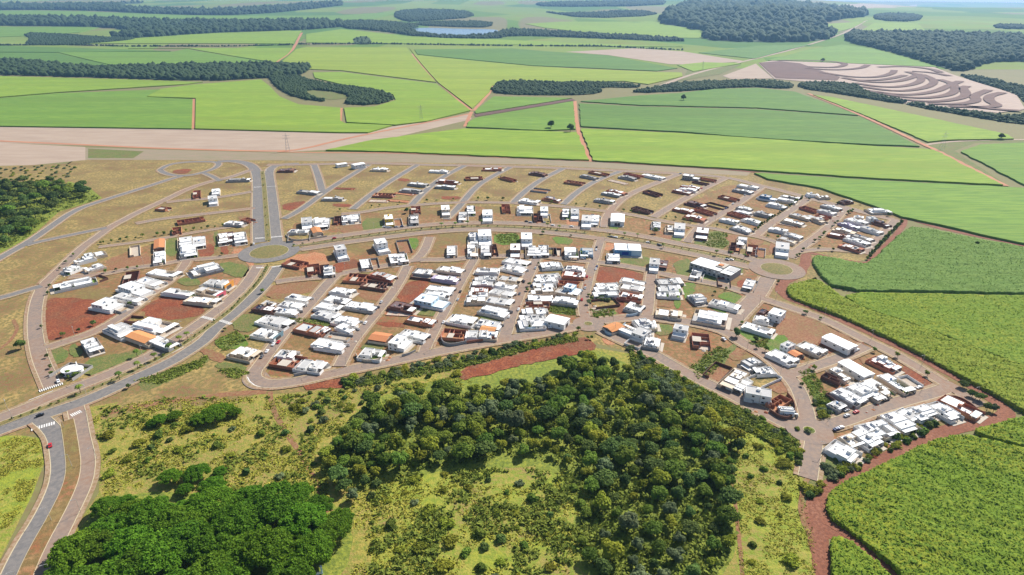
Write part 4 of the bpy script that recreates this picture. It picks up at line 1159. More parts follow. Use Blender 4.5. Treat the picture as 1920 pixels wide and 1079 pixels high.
def tree(kind, x, y, label, group, name='tree', s=None, cat='tree', z=0.0, i=None):
    cr, tk, h = R.choice(PROTO[kind]) if i is None else PROTO[kind][i % len(PROTO[kind])]
    s = s or R.uniform(.75, 1.25)
    e = empty(name, (x, y, z + H(x, y)), R.uniform(0, 6.28))
    e.scale = (s * R.uniform(.9, 1.1), s * R.uniform(.9, 1.1), s * R.uniform(.85, 1.15))
    c = link('crown', cr, None, e); c.location = (0, 0, h)
    link('trunk', tk, None, e)
    return tag(e, label, cat, group)

def poisson(poly, d, tries, mx, avoid=()):
    A = np.array(poly); lo, hi = A.min(0), A.max(0)
    q = NR.uniform(lo, hi, (tries, 2)); q = q[inpoly(q, poly)]
    cell = {}
    out = []
    for p in q:
        k = (int(p[0] // d), int(p[1] // d))
        if any((p[0] - o[0]) ** 2 + (p[1] - o[1]) ** 2 < d * d for a in (-1, 0, 1) for b in (-1, 0, 1) for o in cell.get((k[0] + a, k[1] + b), ())):
            continue
        cell.setdefault(k, []).append(p); out.append(p)
        if len(out) >= mx:
            break
    return out

# the wood below the forest road
FOREST = [
    [(612, 905), (606, 865), (640, 805), (690, 770), (760, 745), (850, 742), (960, 725), (1060, 705), (1110, 680), (1170, 695), (1260, 745), (1350, 800), (1385, 850), (1370, 930), (1340, 890), (1250, 880), (1130, 880), (1060, 870), (950, 850), (900, 870), (800, 880), (720, 890), (660, 945)],
    [(1060, 870), (1130, 885), (1340, 890), (1365, 940), (1375, 1010), (1330, 1110), (1150, 1120), (1080, 1010), (1110, 930)],
    [(1050, 690), (1110, 668), (1160, 690), (1100, 710)],
]
nf = 0
FCOL = ['dark green', 'fresh green', 'fresh green', 'grey green', 'yellow green', 'dark green', 'yellow green', 'fresh green']
BCOL = ['fresh green', 'grey green', 'yellow green', 'dark green']
for poly, dd, mx in zip(FOREST, (6.6, 8.6, 6.0), (215, 55, 12)):
    for p in poisson(px(poly), dd, 6000, mx):
        k = R.random()
        pi, ss = R.randrange(8), R.uniform(.55, 1.45)
        cl = '%s %s' % ('small' if ss < .9 else 'tall' if ss > 1.15 else 'middling', FCOL[pi])
        tree('forest', p[0], p[1], cl + ' tree packed into the wood below the forest road', cl + ' trees of the wood below the forest road', 'forest_tree', ss, i=pi)
        nf += 1
# domed bright trees
for p, s in [((150, 1055), 1.1), ((215, 1010), 1.1), ((285, 985), 1.15), ((200, 965), .7), ((350, 1035), 1.2), ((440, 1000), 1.15), ((520, 965), 1.15), ((570, 1000), 1.2), ((500, 1055), 1.2), ((590, 1050), .95), ((400, 1100), 1.2), ((270, 1075), 1.2), ((170, 1130), 1.2), ((470, 945), .8), ((620, 1015), .8), ((340, 965), .6), ((545, 1110), 1.1), ((120, 1090), .8), ((240, 950), .55), ((330, 1140), 1.2), ((600, 965), .75), ((250, 1040), 1.1), ((320, 1000), 1.0), ((400, 965), .95), ((400, 1040), 1.15), ((460, 1060), 1.1), ((545, 1040), 1.0), ((480, 985), 1.0), ((190, 1040), 1.0), ((300, 1060), 1.1), ((370, 1000), .9), ((250, 975), .8), ((560, 940), .8), ((430, 1110), 1.1), ((230, 1100), 1.1), ((640, 985), .6)]:
    g = G(*p); tree('dome', g.x, g.y, 'broad domed bright green tree in the grove beside the dusty lane', 'domed grove trees', 'domed_tree', s)
for p, s in [((300, 795), .5), ((330, 785), .42), ((375, 795), .6), ((410, 785), .72), ((440, 780), .4), ((285, 800), .38)]:
    g = G(*p); tree('dome', g.x, g.y, 'domed bright tree in the row at the meadow top', 'domed row at the meadow top', 'domed_tree', s)
for p, s in [((320, 905), .52), ((370, 900), .62), ((400, 920), .6), ((350, 925), .42), ((415, 890), .42)]:
    g = G(*p); tree('dome', g.x, g.y, 'domed bright tree in the clump inside the scrub meadow', 'domed clump in the scrub meadow', 'domed_tree', s)
# ring road wood
for p in poisson(px([(-120, 470), (0, 470), (55, 440), (105, 397), (185, 374), (160, 355), (95, 340), (0, 350), (-120, 356)]), 8.5, 5000, 110):
    tree('forest', p[0], p[1], 'dark leafy tree in the wood beside the ring road', 'trees of the wood beside the ring road', 'forest_tree', R.uniform(1.1, 1.9), i=R.choice((0, 0, 5, 5, 2)))
for p in poisson(px([(-100, 318), (0, 315), (145, 310), (125, 340), (0, 345), (-100, 350)]), 9.5, 5000, 95):
    tree('bush', p[0], p[1], 'round orchard shrub on the tan ground above the wood', 'orchard shrubs', 'orchard_shrub', R.uniform(.7, 1.3), 'shrub')
for x, y, lb, s in [(1033, 242, 'lone round tree standing in the cane by the straight track', 2.2), (1069, 249, 'lone tree at the cane corner beside the straight track', 2.0), (1542, 117, 'lone tree on the ridge of the contour ploughing', 2.4), (1281, 190, 'lone tree on the line between two deep green fields', 2.0), (40, 655, 'solitary dark tree on the tan grass beside the ring street', 1.0), (1380, 632, 'dense round tree on the bright green lot', .95), (1416, 640, 'smaller round tree on the bright green lot', .6), (763, 400, 'leafy tree behind the grey backyard house', .9), (1228, 438, 'tree clump beside the small white house on the lane', .9), (1876, 262, 'dark round tree beside the farm road bend', 1.6)]:
    g = G(x, y); tree('forest', g.x, g.y, lb, None, 'lone_tree', s, i=0)

# scattered bushes of the meadow
BUSH = [([(200, 790), (480, 770), (600, 760), (620, 850), (590, 900), (440, 900), (420, 860), (300, 860), (200, 900)], 9, 34),
        ([(530, 745), (700, 720), (860, 700), (840, 725), (700, 745), (640, 790), (590, 800)], 7, 45),
        ([(640, 945), (700, 910), (800, 890), (980, 880), (1080, 900), (1110, 1000), (1100, 1090), (720, 1090), (680, 1000)], 8, 48),
        ([(1385, 810), (1480, 850), (1500, 900), (1490, 960), (1500, 1060), (1410, 1060), (1390, 920)], 10, 14),
        ([(1395, 800), (1440, 815), (1500, 845), (1503, 880), (1470, 850)], 4.5, 22)]
for poly, dd, mx in BUSH:
    for p in poisson(px(poly), dd, 5000, mx):
        pi, ss = R.choice((0, 1, 2, 2, 2, 0, 3)), R.uniform(.5, 1.6)
        cl = '%s %s' % ('small' if ss < 1 else 'big', BCOL[pi])
        tree('bush', p[0], p[1], cl + ' loose bush scattered over the scrub meadow', cl + ' meadow bushes', 'bush', ss, 'bush', i=pi)
ROADB = [([(640, 712), (700, 700), (850, 670), (1000, 640), (1080, 625), (1085, 632), (1000, 650), (850, 685), (700, 715), (650, 724)], 4.0, 60, 'dusty bush on the bank below the forest road', 'bushes on the forest road bank'),
         ([(1180, 655), (1240, 685), (1300, 722), (1400, 772), (1470, 808), (1480, 830), (1440, 815), (1380, 790), (1290, 745), (1190, 690)], 4.2, 75, 'bush in the thicket hugging the road to the corner roundabout', 'roadside thicket bushes'),
         ([(1545, 880), (1590, 872), (1640, 850), (1680, 820), (1720, 800), (1760, 792), (1740, 810), (1680, 842), (1610, 884), (1560, 900)], 4.0, 48, 'dark bush on the bank between white houses and the red track', 'bushes behind the corner houses'),
         ([(1500, 905), (1515, 880), (1535, 890), (1545, 905), (1520, 935)], 4.5, 12, 'grey green bush on the weedy bank', 'weedy bank bushes'),
         ([(1520, 840), (1545, 850), (1590, 872), (1560, 890), (1530, 885)], 5, 14, 'low bush on the weedy bank beside the street stub', 'weedy bank bushes'),
         ([(1495, 755), (1530, 750), (1570, 780), (1560, 790), (1520, 780)], 4, 18, 'bush crowding the lot inside the street curve', 'bushes inside the street curve')]
for poly, dd, mx, lb, gr in ROADB:
    for p in poisson(px(poly), dd, 5000, mx):
        if not on_road(p, None, 1.5):
            tree('bush', p[0], p[1], lb, gr, 'bush', R.uniform(.7, 1.5), 'bush')
for x, y in [(1805, 727), (1822, 745), (1836, 752), (1850, 770), (1862, 772)]:
    g = G(x, y); tree('forest', g.x, g.y, 'round dark tree at the street end by the track loop', 'trees at the street end', 'lone_tree', R.uniform(.6, .9), i=R.choice((0, 5, 3)))

# undergrowth and grass: nobody could count these
def scatter(name, poly, k, size, m, label, hz=(.1, .7), per=4, spread=.5, clumps=None, up=1.3):
    w = px(poly); A = np.array(w); lo, hi = A.min(0), A.max(0)
    C = np.zeros((0, 2))
    while len(C) < k:
        q = NR.uniform(lo, hi, (k * 2, 2)); q = q[inpoly(q, w)]
        if clumps:
            q = q[(vnoise(q[:, 0] + 500, q[:, 1], clumps[0], clumps[1]) * .65 + vnoise(q[:, 0] + 900, q[:, 1], clumps[0] / 3, clumps[1] + 1) * .35) > clumps[2]]
        C = np.concatenate([C, q])
    C = C[:k]
    C = np.repeat(C, per, 0) + NR.normal(size=(k * per, 2)) * spread
    sz = np.repeat(NR.uniform(.6, 1.4, k), per)
    P3 = np.concatenate([C, (NR.uniform(*hz, k * per) * sz)[:, None]], 1)
    V, Q = leaf_quads(P3, NR.normal(size=(k * per, 3)) + np.array([0, 0, up]), size * sz * NR.uniform(.6, 1.4, k * per), .7)
    o = link(name, np_mesh(name, V, Q), m)
    tag(o, label, 'vegetation', None, 'stuff')
MEAD = [(165, 770), (330, 745), (510, 745), (640, 733), (860, 706), (900, 720), (690, 760), (610, 870), (620, 960), (590, 930), (560, 905), (440, 930), (240, 915), (195, 935), (195, 860)]
scatter('tall_grass', MEAD, 9000, .8, M_tuft, 'yellow tall grass of the scrub meadow', (.02, .16), 3, .5, (9, 5, .46))
scatter('low_scrub', MEAD, 900, .9, M_shrub, 'green low scrub dotted through the meadow', (.1, .9), 7, .6, (12, 9, .6))
MEAD2 = [(650, 950), (720, 895), (900, 880), (1060, 880), (1120, 940), (1090, 1010), (1160, 1130), (640, 1130), (680, 1020)]
scatter('tall_grass', MEAD2, 5000, .85, M_tuft, 'yellow green grass of the clearing in the wood', (.02, .2), 3, .5, (10, 15, .44))
scatter('low_scrub', MEAD2, 1300, 1.0, M_shrub, 'green low scrub round the clearing in the wood', (.1, 1.2), 7, .8, (14, 19, .56))
FL = FOREST[0]
scatter('low_scrub', FL, 3000, 1.1, M_shrub, 'undergrowth between the trunks of the wood', (.1, 2.0), 7, 1.0)
scatter('low_scrub', FOREST[1], 1500, 1.1, M_shrub, 'undergrowth in the lower part of the wood', (.1, 2.0), 7, 1.0)
scatter('tall_grass', [(1390, 805), (1490, 845), (1505, 930), (1525, 1010), (1530, 1120), (1395, 1120), (1372, 930)], 4000, .6, M_tuft, 'short bright grass of the meadow by the red track', (.02, .15), 3, .5, (8, 25, .42))
scatter('low_scrub', [(1180, 660), (1340, 742), (1500, 832), (1490, 850), (1390, 805), (1300, 765), (1190, 700)], 2600, .9, M_shrub, 'green roadside scrub below the corner road', (.1, 1.3), 7, .7)
scatter('low_scrub', [(640, 716), (860, 676), (1080, 630), (1086, 640), (1000, 656), (870, 690), (650, 730)], 1700, .8, M_shrub, 'dusty roadside scrub below the forest road', (.1, 1.0), 6, .6)
scatter('tall_grass', [(-60, 822), (40, 820), (72, 826), (80, 870), (55, 930), (-60, 1100)], 5000, .6, M_tuft, 'short grass beside the grey lane', (.02, .13), 3, .5, (7, 35, .5))
scatter('low_scrub', [(-60, 473), (0, 473), (60, 440), (110, 397), (188, 374), (150, 352), (95, 337), (-60, 352)], 1500, 1.6, M_shrub, 'undergrowth of the wood beside the ring road', (.2, 2.5), 6, 1.2)
for i, (a, n) in enumerate([([(1405, 645), (1440, 635), (1435, 655)], 120), ([(1500, 700), (1520, 690), (1570, 770), (1540, 785)], 450), ([(1030, 575), (1080, 570), (1082, 592), (1032, 585)], 330), ([(1105, 582), (1150, 580), (1150, 594), (1115, 596)], 200), ([(925, 440), (970, 438), (972, 458), (935, 458)], 260), ([(1300, 440), (1365, 436), (1365, 465), (1330, 465)], 380), ([(1290, 690), (1345, 650), (1370, 660), (1340, 700), (1310, 712)], 400), ([(400, 640), (445, 620), (460, 640), (420, 660)], 260), ([(255, 715), (330, 690), (390, 668), (380, 688), (300, 720)], 450), ([(540, 597), (620, 600), (615, 612), (545, 608)], 160), ([(405, 695), (440, 690), (470, 700), (440, 712)], 200)]):
    scatter('weeds', a, n, .8, M_shrub, 'green weeds on an overgrown lot, patch by ' + ['the round lot tree', 'the street curve', 'the block garden', 'the tiny roundabout', 'the avenue bend', 'the avenue corner lot', 'the forest road terraces', 'the avenue below the crosswalk', 'the avenue verge', 'the brick sided house', 'the road bend'][i], (.05, .7), 5, .6)

# ------------------------------------------------------------------ houses
# each line: rear x y, front x y (read at roof level in a zoomed crop), width in metres, style, options
# styles  w white  g grey render  c cream  l lilac  k pale blue  B brick sided under a pale roof  m dark roof on brown walls  o clay tile gable
#         t two storeys  s shed  b open brick shell  f low footing walls  v walled empty lot
HOUSES = [
((300, 280, Z5), '''
680 305 905 298 8 g
373 415 372 488 8 b
562 400 560 445 8 t h4
528 468 532 520 9 t h7
-20 590 80 600 9 b
180 735 440 695 12 b
170 790 170 845 8 b
245 870 250 980 12 w
380 870 385 975 12 w
660 735 840 745 9 w
850 700 930 720 8 b
625 830 640 945 9 c
690 825 710 930 8 m
795 800 820 950 11 w h5
1200 200 1355 200 12 m
1405 410 1600 430 9 g
1480 690 1485 770 10 t h6.5
1610 690 1620 780 14 w
1300 820 1500 820 9 w
1565 790 1600 850 9 o
1410 850 1400 920 22 v
'''),
((600, 280, Z5), '''
165 155 265 140 9 s h4.5
330 160 440 140 11 s h6
520 190 680 195 9 w
1115 208 1290 218 9 w
905 332 1080 352 9 g
820 398 1010 415 10 g
1190 308 1395 325 9 B
1175 360 1360 372 9 g
1475 290 1640 285 12 b
25 485 225 488 8 g
155 395 345 402 6 f
550 455 745 462 12 b
505 520 690 528 9 f
770 440 950 462 8 f
690 515 890 532 8 f
30 695 15 770 14 w
108 690 100 745 8 v
190 678 185 740 9 b
262 660 268 725 9 w
350 645 362 718 10 w
690 660 705 735 8.5 t yellow h6.5
780 700 800 775 9 v
968 580 970 640 10 b
945 645 945 755 10 g
1265 565 1275 640 9 t cream h6
1525 562 1530 640 9 w
1455 625 1450 705 10 w
190 968 228 1043 9 t h9
597 905 645 977 10 t h9
830 915 870 1035 13 v
1545 835 1545 935 9 w h5
1335 965 1335 1060 9 w
1540 955 1545 1070 9 w
'''),
((900, 280, Z5), '''
30 190 215 192 10 B
510 225 665 248 9 m
1120 222 1290 255 9 b
1030 252 1180 285 8 g
870 320 1045 345 11 b
1415 262 1570 290 8 g
1475 242 1630 275 9 b
1310 312 1480 352 9 f
1300 402 1470 442 8 B
1245 427 1420 458 8 g
1170 492 1350 520 9 g
225 282 345 312 8 b
530 400 695 420 14 v
415 500 590 525 12 w
645 478 810 505 9 B
1560 600 1720 628 10 b
258 560 268 630 9 b
455 568 455 640 17 w
650 580 650 652 8 t h5
585 652 590 720 9 b
670 655 680 730 9 v
880 590 875 668 9 w h5
960 602 960 680 8 t h5.5
1085 665 1075 760 10 t h6
1175 628 1160 765 11 w h5.5
75 600 75 715 10 t h6
1395 655 1390 735 15 s h5
45 812 52 920 12 t h8
60 952 60 1065 9 w
120 965 140 1060 8 b
358 955 355 1060 9 t brown h6
470 845 475 945 10 t h7
512 962 512 1062 9 w
575 980 578 1065 7 w
642 962 645 1062 9 w
725 995 735 1062 9 v
785 1000 780 1065 8 v
'''),
((1200, 280, Z5), '''
45 245 235 288 11 w
445 255 600 275 10 t grey h6
600 287 760 315 8 b
540 322 690 352 8 v
410 362 600 382 8 B
400 385 570 408 9 w
345 402 515 435 9 B
60 420 200 460 10 b
-60 585 110 632 9 b
475 522 650 565 10 m
350 582 530 618 9 B
680 542 870 592 12 v
815 470 985 512 9 b
570 597 750 652 9 b
455 662 660 702 10 B
1000 350 1190 385 9 w
955 392 1135 428 9 g
1232 462 1375 488 9 t blue h5.5
1430 462 1610 492 9 g
1385 492 1580 525 9 w
1295 540 1480 578 9 w
990 575 1130 605 8 w
975 608 1110 648 9 w
910 635 1090 685 9 b
825 690 990 728 9 w
1170 622 1335 660 9 g
1050 692 1215 738 9 w
945 772 1125 825 11 w
1640 580 1790 625 9 b
1540 642 1730 692 10 c
1450 702 1650 745 10 c
1390 742 1560 775 7 f
1315 787 1490 820 9 w
1460 842 1630 888 9 w
1410 892 1580 935 10 c
165 725 160 778 9 w
300 760 295 825 8 c
405 748 400 840 10 t h6
640 792 622 878 11 t brown h5.5
1035 880 1030 960 9 w
975 950 955 1030 9 b
1145 970 1130 1065 9 b
1225 1000 1215 1075 9 v
1445 942 1440 1045 11 t h6
'''),
((1500, 280, Z5), '''
70 450 190 455 9 w
180 478 290 472 8 c
420 530 510 512 9 m
235 555 405 602 9 w
200 602 350 645 9 w
60 655 250 725 9 c
180 662 295 695 8 b
700 615 895 612 14 w
550 668 645 682 7 w
715 680 745 705 8 t h5.5
760 715 905 762 8 m
480 690 670 742 10 w
420 730 600 792 9 l
620 772 820 835 9 w
345 792 560 838 9 c
520 842 730 912 8 g
290 842 500 882 8 B
480 885 685 955 10 w
420 952 625 1012 10 B
'''),
((0, 460, Z5), '''
1060 62 830 112 11 w
950 115 760 165 8 w
1035 185 860 235 11 w
785 200 655 255 10 w
960 335 545 425 13 w
1050 310 960 340 14 v
1362 0 1366 95 9 v cream
1612 -60 1606 40 9 o
1608 50 1606 170 9 w
1340 268 1310 375 10 b
1530 255 1790 290 11 w
1415 330 1620 385 11 w
1265 390 1470 450 11 t h6
1165 495 1430 545 9 w
1000 560 1165 590 12 t h6
1165 610 1290 645 11 v
1130 800 1310 880 13 w
1400 770 1700 835 17 w
1335 880 1560 960 10 o
1540 930 1760 1010 9 w
885 930 960 1040 9 w h5
1290 735 1410 745 9 v
'''),
((300, 460, Z5), '''
280 -20 282 105 14 w
600 195 320 262 17 w
440 360 690 385 11 w orange h5
370 435 612 485 9 c pink
50 445 330 478 9 w
280 525 570 560 10 c
1050 565 1165 585 9 c
960 610 1185 645 8 m
1300 500 1510 535 9 w
1230 570 1440 605 9 w
1190 640 1400 668 9 w
1280 165 1450 195 12 b
1545 195 1560 290 10 b
1660 200 1670 285 8 b
1020 725 1300 790 12 w
960 865 1190 905 10 w teal
1400 800 1650 855 11 B
1570 960 1800 1000 10 w
'''),
((600, 460, Z5), '''
90 195 92 280 9 w h5
450 130 478 222 9 w
535 130 555 215 9 v
740 80 770 172 9 w
820 75 842 160 9 w
270 320 490 335 14 b
520 270 745 325 9 B
450 380 690 415 12 b
130 430 325 465 10 w
45 530 275 570 11 w
-30 600 200 635 10 w
270 582 560 628 10 w
-40 665 165 720 10 w
150 732 385 775 10 w
195 795 345 850 9 w
70 900 305 935 9 v
-60 825 60 870 9 B
-20 980 250 1020 10 w
720 580 965 625 11 m
690 678 920 690 9 f
890 720 1155 768 8 B
525 905 725 935 11 o
740 940 885 970 12 t h6
825 870 1075 930 10 w
960 245 1135 265 11 w
1200 220 1445 255 10 w
1150 300 1395 338 9 l
930 300 1150 325 8 v
1100 410 1350 445 9 w
1060 468 1310 500 9 w
1000 520 1265 570 12 t paleblue h6
1310 720 1560 765 12 w
1600 755 1800 800 10 w
1240 885 1465 905 12 b
1480 880 1730 885 11 w
'''),
((900, 460, Z5), '''
190 250 -30 240 10 w
170 320 -50 325 9 w
150 375 -70 372 9 w
105 440 -90 440 9 B
85 492 -110 490 9 w
65 545 -130 545 9 c
260 130 485 180 11 w
230 200 455 252 11 w
180 318 412 355 10 c
150 378 355 415 9 w
120 440 335 492 10 w
75 530 322 575 11 w
20 628 282 690 13 w
0 780 212 815 10 w
10 830 180 850 8 o
0 885 175 895 10 w
825 188 620 198 12 w
800 290 575 310 9 w
780 340 560 358 9 w
765 395 540 400 9 w
755 448 520 458 10 c
735 525 490 530 10 w
695 598 470 600 8 b
685 655 430 668 10 w
665 715 410 735 10 w
650 775 395 790 12 w
685 730 880 775 12 s h5
850 220 1062 242 10 w
838 275 1060 295 11 B
830 345 1045 355 8 f
800 375 990 390 8 b
870 402 1010 430 8 t paleblue h6
785 440 1000 485 10 c
745 535 990 565 10 w
1400 388 1185 400 9 w
1400 430 1165 440 9 w
1395 478 1150 485 9 w
1385 560 1140 590 14 v
1295 655 1105 655 9 f
1430 332 1665 372 9 w
1415 400 1652 442 10 w
1408 485 1640 522 11 B
1485 600 1645 640 12 w
1290 840 1440 785 10 o
1450 880 1545 825 12 w
1580 850 1690 890 11 t h6
1570 785 1730 770 11 w
1490 960 1640 1010 10 v
1490 925 1500 1050 0 x
920 15 930 105 12 w h5
1078 20 1080 100 11 k
1345 72 1352 150 11 w
'''),
((1200, 460, Z5), '''
152 132 142 225 8 t h6
235 140 212 215 9 m
600 240 565 325 10 w
1140 335 1095 425 9 w
850 330 855 405 11 v
180 355 420 350 11 w
190 420 412 428 12 w
180 478 402 490 9 w
170 655 425 690 11 c
540 480 630 555 10 w h5
725 560 1000 630 10 w
555 690 875 745 19 w
1205 650 1325 685 9 m
1160 712 1310 745 9 w
1330 655 1450 690 11 t h7
1055 790 1345 875 10 w
425 805 395 880 9 t h6.5
20 790 165 795 11 w
-10 855 112 868 10 w
40 960 200 985 12 w
610 895 625 1020 11 b
'''),
((1280, 620, Z5), '''
895 200 1130 310 11 w
1030 120 1105 155 8 t h6
1100 200 1195 250 7 o
1195 115 1425 215 11 w
1455 50 1725 175 11 s h5
795 285 620 345 9 g h5
920 390 730 400 8 w
930 430 720 520 12 v
600 385 430 545 9 c
640 470 520 575 9 w
770 575 770 650 13 t h6.5
1040 675 900 765 7 b
1050 752 1085 825 9 w h4.5
420 340 290 470 12 v
1500 370 1690 475 8 c
1430 440 1600 515 6 b
'''),
((1500, 640, 4.495), '''
605 130 820 230 10 B
650 115 790 190 7 w h5
365 165 585 290 10 s h4.5
430 350 605 445 11 w h5
560 310 765 430 9 c
310 395 525 505 11 w
490 340 710 470 10 w
250 430 430 560 6 v
265 505 365 560 8 w
700 270 930 410 9 w
860 290 1000 380 9 v
735 590 960 735 12 w
830 570 985 655 9 w
915 550 1075 650 9 w
1000 530 1135 610 10 w
1110 510 1330 640 10 w
1200 460 1525 605 11 B
255 850 480 965 12 w
380 775 510 865 10 c
465 745 650 860 11 w
525 690 690 810 10 w
620 665 790 780 10 w
'''),
((300, 640, Z5), '''
740 85 965 135 12 c
1170 175 1425 215 13 b
1190 105 1370 125 9 w
1390 215 1650 250 11 w
'''),
((600, 620, 4.8), '''
365 190 560 210 11 w
'''),
]
ORD = ('first second third fourth fifth sixth seventh eighth ninth tenth eleventh twelfth thirteenth fourteenth fifteenth sixteenth seventeenth eighteenth nineteenth twentieth '
       'twenty-first twenty-second twenty-third twenty-fourth twenty-fifth twenty-sixth twenty-seventh twenty-eighth twenty-ninth thirtieth thirty-first thirty-second thirty-third thirty-fourth thirty-fifth thirty-sixth').split()
LAND = [((505, 473), 'the avenue roundabout'), ((1456, 505), 'the cane-side roundabout'), ((1103, 608), 'the tiny roundabout'), ((1517, 808), 'the corner roundabout'),
        ((145, 590), 'the big red lot'), ((350, 318), 'the oval loop road'), ((1180, 465), 'the blue shop'), ((1345, 500), 'the commercial building'), ((1655, 445), 'the hedge row'),
        ((478, 712), 'the turnaround bend'), ((727, 408), 'the yellow house'), ((937, 334), 'the yellow digger'), ((140, 695), 'the round roofed house'), ((1297, 330), 'the tall grey house'),
        ((1134, 567), 'the walled garden'), ((690, 306), 'the twin white sheds'), ((850, 630), 'the curved brick corner'), ((960, 500), 'the block street head'), ((1565, 790), 'the white house street'),
        ((1690, 700), 'the boundary street lots'), ((590, 560), 'the first block street'), ((1400, 400), 'the lane trees'), ((1100, 350), 'the open slope lots'), ((300, 440), 'the tree lane')]
LANDW = [(G(*p), n) for p, n in LAND]
HREC = []      # root, base description, world position

def walls_of(x0, x1, y0, y1, h, th, m, parent, name='boundary_wall', gate=True):
    MB().box(x0, x1, y0, y0 + th, 0, h).build(name, m, parent)
    MB().box(x0, x1, y1 - th, y1, 0, h * R.uniform(.92, 1.06)).build(name, m, parent)
    MB().box(x0, x0 + th, y0 + th, y1 - th, 0, h).build(name, m, parent)
    if gate:
        a = y0 + (y1 - y0) * R.uniform(.25, .45)
        MB().box(x1 - th, x1, y0 + th, a, 0, h).build(name, m, parent)

def window(parent, x, y, z, w, h, face, m=None):
    """a framed pane standing a little proud of the wall; face is the outward axis"""
    d = .05
    b = MB()
    if face in ('+x', '-x'):
        s = 1 if face == '+x' else -1
        xs = sorted((x, x + s * d)); b.box(*xs, y - w / 2, y + w / 2, z, z + h)
    else:
        s = 1 if face == '+y' else -1
        ys = sorted((y, y + s * d)); b.box(x - w / 2, x + w / 2, *ys, z, z + h)
    return b.build('window', m or M_glass, parent)

def block(e, x0, x1, y0, y1, h, wm, rm, name='body', ins=.4):
    o = MB().parapet(x0, x1, y0, y1, h, ins).build(name, wm, e)
    t = .2; z = h - ins
    k = R.uniform(.02, .22)
    if R.random() < .5:
        MB().poly([(x0 + t, y0 + t, z + k), (x1 - t, y0 + t, z), (x1 - t, y1 - t, z), (x0 + t, y1 - t, z + k)]).build('roof', rm, e)
    else:
        MB().poly([(x0 + t, y0 + t, z), (x1 - t, y0 + t, z), (x1 - t, y1 - t, z + k), (x0 + t, y1 - t, z + k)]).build('roof', rm, e)
    return o

def gable(e, x0, x1, y0, y1, h, rise, m, wm, over=.3):
    yc = (y0 + y1) / 2
    b = MB()
    for s, ya in ((-1, y0 - over), (1, y1 + over)):
        b.v += [(x0 - over, ya, h), (x1 + over, ya, h), (x1 + over, yc, h + rise), (x0 - over, yc, h + rise),
                (x0 - over, ya, h + .14), (x1 + over, ya, h + .14), (x1 + over, yc, h + rise + .14), (x0 - over, yc, h + rise + .14)]
        n = len(b.v) - 8
        b.f += [tuple(n + i for i in q) for q in ((4, 5, 6, 7), (0, 1, 5, 4), (1, 2, 6, 5), (3, 0, 4, 7), (0, 3, 2, 1))]
    b.build('roof', m, e)
    g = MB()
    g.poly([(x0, y0, h), (x0, yc, h + rise), (x0, y1, h)]).poly([(x1, y0, h), (x1, y1, h), (x1, yc, h + rise)])
    g.build('gable_wall', wm, e)

M_roofmd = mat('pale_grey_roof', (.58, .58, .57), (.5, .49, .48), (.64, .63, .62), .3, 1.8, rnd=.1)
WM = {'w': M_white, 'g': M_greyw, 'c': M_cream, 'l': M_lilac, 'k': M_palebl, 'B': M_brick, 'm': M_brown, 'o': M_cream, 't': M_white, 's': M_white, 'b': M_brick, 'f': M_brick, 'v': M_greyw}
CN = {'w': 'white', 'g': 'grey rendered', 'c': 'cream', 'l': 'lilac', 'k': 'pale blue', 'B': 'brick sided', 'm': 'brown walled', 'o': 'clay tiled'}

